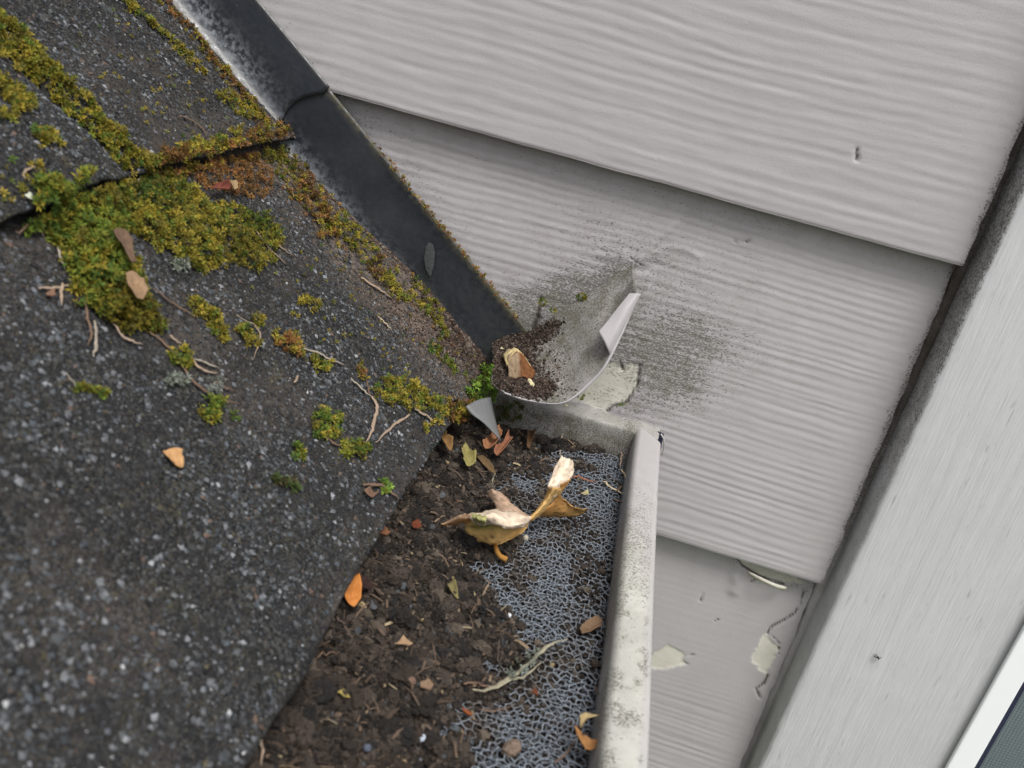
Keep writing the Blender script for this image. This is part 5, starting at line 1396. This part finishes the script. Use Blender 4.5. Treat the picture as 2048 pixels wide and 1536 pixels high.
flake('leaf_scrap', 'thin tan husk beside the dark red leaf', [(447, 374), (456, 376), (462, 390), (455, 394), (450, 384)], at_roof, .004, .001, (0.34, 0.24, 0.13), axis=1.2)
flake('seed_husk', 'white oval seed at the left edge on the upper shingle lip', [(43, 396), (50, 394), (61, 403), (60, 409), (50, 406)], at_roof, .0015, .0008, (0.66, 0.68, 0.55), 'seed', axis=.5)
flake('leaf_scrap', 'small brown leaf shred by the leaf stalk at the gutter edge', [(722, 984), (732, 978), (740, 990), (752, 988), (742, 998), (734, 1002), (726, 994)], at_roof, .0015, .001, (0.20, 0.12, 0.08), axis=.3)
flake('leaf_scrap', 'tan brown scrap left of the large moss mat', [(88, 590), (100, 586), (106, 594), (96, 600), (86, 598)], at_roof, .0012, .001, (0.26, 0.15, 0.10), axis=.3)
# pale insect wing stuck to the flashing
wg = [(858, 484), (866, 488), (870, 505), (868, 530), (861, 554), (852, 540), (848, 515), (852, 494)]
WV = np.array([at_wall(float(x), float(y), -0.0150) for x, y in wg]); WV = np.vstack([WV, WV.mean(0) + [0, -.0004, 0]])
n = len(wg)
o = mk('insect_wing', WV, np.array([(i, (i + 1) % n, n) for i in range(n)]), M_LEAF, None, {'col': np.tile([0.075, 0.083, 0.08], (n + 1, 1))}, True)
tag(o, 'pale translucent insect wing stuck to the dark lower flashing', 'wing')
# winged seed lying in the scoop
def on_sc(x, y, h):
    p = on_scoop(x, y); return p + np.array([0, -0.4 * h, h])
sd_ = empty('maple_seed', on_sc(np.array([1030.]), np.array([745.]), 0)[0])
tag(sd_, 'cream and brown folded winged seed lying in the dirt of the scoop', 'seed')
b1 = leaf_obj([([[(1002, 722, .004), (1014, 719, .006), (1030, 724, .006), (1044, 735, .004)], [(1004, 735, .006), (1016, 728, .0085), (1032, 731, .008), (1052, 742, .005)], [(1010, 750, .005), (1020, 738, .009), (1036, 737, .008), (1066, 752, .003)]], cgrad((0.60, 0.50, 0.28), (0.55, 0.42, 0.2)), on_sc)], '', '')
b1.name = 'wing'; b1.data.name = 'wing'; adopt(b1, sd_)
b2 = leaf_obj([([[(1010, 738, .0085), (1022, 735, .009), (1040, 738, .008), (1068, 752, .003)], [(1012, 750, .005), (1026, 748, .006), (1044, 752, .005), (1068, 758, .002)], [(1016, 760, .002), (1028, 763, .002), (1046, 762, .002), (1062, 762, .001)]], lambda u, v: np.array([.30, .22, .14]) * (1 - sm(u, .4, .6))[..., None] + np.array([.20, .085, .035]) * sm(u, .4, .6)[..., None], on_sc)], '', '')
b2.name = 'shell'; b2.data.name = 'shell'; adopt(b2, sd_)
def lump(name, label, P, s, col, cat):
    V, F, C = chunks(np.array([P]), np.array([s]), np.array([col]), wrng, 2, .12)
    tag(mk(name, V, F, M_SOIL, None, {'col': C}, False), label, cat)
lump('paint_flake', 'knobbly cream crumb at the front rim of the scoop', on_sc(np.array([1062.]), np.array([772.]), .001)[0], (.0030, .0012, .0012), (0.50, 0.44, 0.27), 'crumb')
lump('paint_flake', 'small cream crumb behind the winged seed in the scoop', on_sc(np.array([1004.]), np.array([703.]), .001)[0], (.0014, .0012, .0010), (0.48, 0.42, 0.26), 'crumb')
lump('paint_flake', 'cream crumb caught under the rim of the scoop', wy(1132, 811, -0.022), (.0014, .0008, .0007), (0.50, 0.46, 0.32), 'crumb')
lump('pebble', 'cream round grain on the foam below the golden leaf', at_soil(np.array([1050.]), np.array([1081.]), .0012)[0], (.0011, .0011, .0008), (0.50, 0.45, 0.36), 'pebble')
lump('pebble', 'pale blue grey roofing grain on the lower soil', at_soil(np.array([842.]), np.array([1482.]), .001)[0], (.0011, .001, .001), (0.40, 0.44, 0.50), 'pebble')
lump('pebble', 'dark blue grain near the bottom edge', at_soil(np.array([733.]), np.array([1502.]), .001)[0], (.0010, .001, .001), (0.08, 0.09, 0.12), 'pebble')
lump('pebble', 'round pink tan pellet in the lower soil', at_soil(np.array([821.]), np.array([1368.]), .001)[0], (.0013, .0013, .001), (0.15, 0.095, 0.07), 'pebble')
lump('pebble', 'small white chip at the border of soil and foam', at_soil(np.array([1017.]), np.array([1236.]), .001)[0], (.0008, .0007, .0006), (0.62, 0.64, 0.66), 'pebble')
lump('soil_clod', 'tan clod on the bottom foam patch', at_soil(np.array([1022.]), np.array([1502.]), .001)[0], (.0030, .0026, .002), (0.17, 0.125, 0.095), 'clod')
# lifted paint curl below the second lap
q = [[(1494, 1143), (1520, 1155), (1548, 1167), (1574, 1175)], [(1498, 1150), (1522, 1164), (1548, 1175), (1568, 1182)]]
G2 = np.array([spline(np.array([at_wall(float(x), float(y), yy) for (x, y), yy in zip(row, (-.008, -.011, -.0115, -.0085))]), 14) for row in q])
pc = mk('paint_curl', G2.reshape(-1, 3), quads(2, 14), m_plain('old cream paint', (0.50, 0.475, 0.40), 0.7, 0.3, 300, 0.2), None, None, True); adopt(pc, wall)
pcs = pc.modifiers.new('s', 'SOLIDIFY'); pcs.thickness = 0.0006

# dead insect on the casing
ins = MB(); c0 = at_wall(np.array(1757.), np.array(1316.), -0.0252)
B, F = ico(2); ins.add(B * np.array([.0004, .0003, .0009]) @ np.array([[.9, 0, .44], [0, 1, 0], [-.44, 0, .9]]) + c0, F, np.array([.03, .028, .026]))
for a_, l_ in ((2.4, .0022), (2.75, .0026), (3.1, .0024), (0.4, .0012), (5.2, .0012)):
    d_ = np.array([math.cos(a_), -0.1, math.sin(a_)])
    V, F = tube(np.array([c0, c0 + d_ * l_ * .5 + [0, -.0004, 0], c0 + d_ * l_ + [0, .0006, 0]]), .00017, 5, up=(0, 1, 0)); ins.add(V, F, np.array([.04, .036, .033]))
tag(ins.build('insect', M_WOOD, None, True), 'tiny dark dead insect on the pale window casing', 'insect')
# dark mite-like speck and pale droppings on the siding are part of its paint; groups for repeats
GR = {}
for o in COL.objects:
    if o.parent is None and 'category' in o: GR.setdefault(o['category'], []).append(o)
GN_ = {'needle': 'dry needles scattered on shingles and gutter', 'twig': 'dry twigs on the shingles and in the gutter', 'moss': 'moss growing on the roof edge', 'leaf': 'dry leaves and leaf pieces', 'seed': 'seeds and husks', 'lichen': 'pale lichen tufts', 'flashing': 'flashing pieces along the wall', 'crumb': 'cream crumbs by the scoop', 'pebble': 'loose grains in the gutter', 'wood chip': 'wood chips'}
for k, l in GR.items():
    l = [o for o in l if o.get('kind') != 'stuff']
    if len(l) > 1 and k in GN_:
        for o in l: o['group'] = GN_[k]
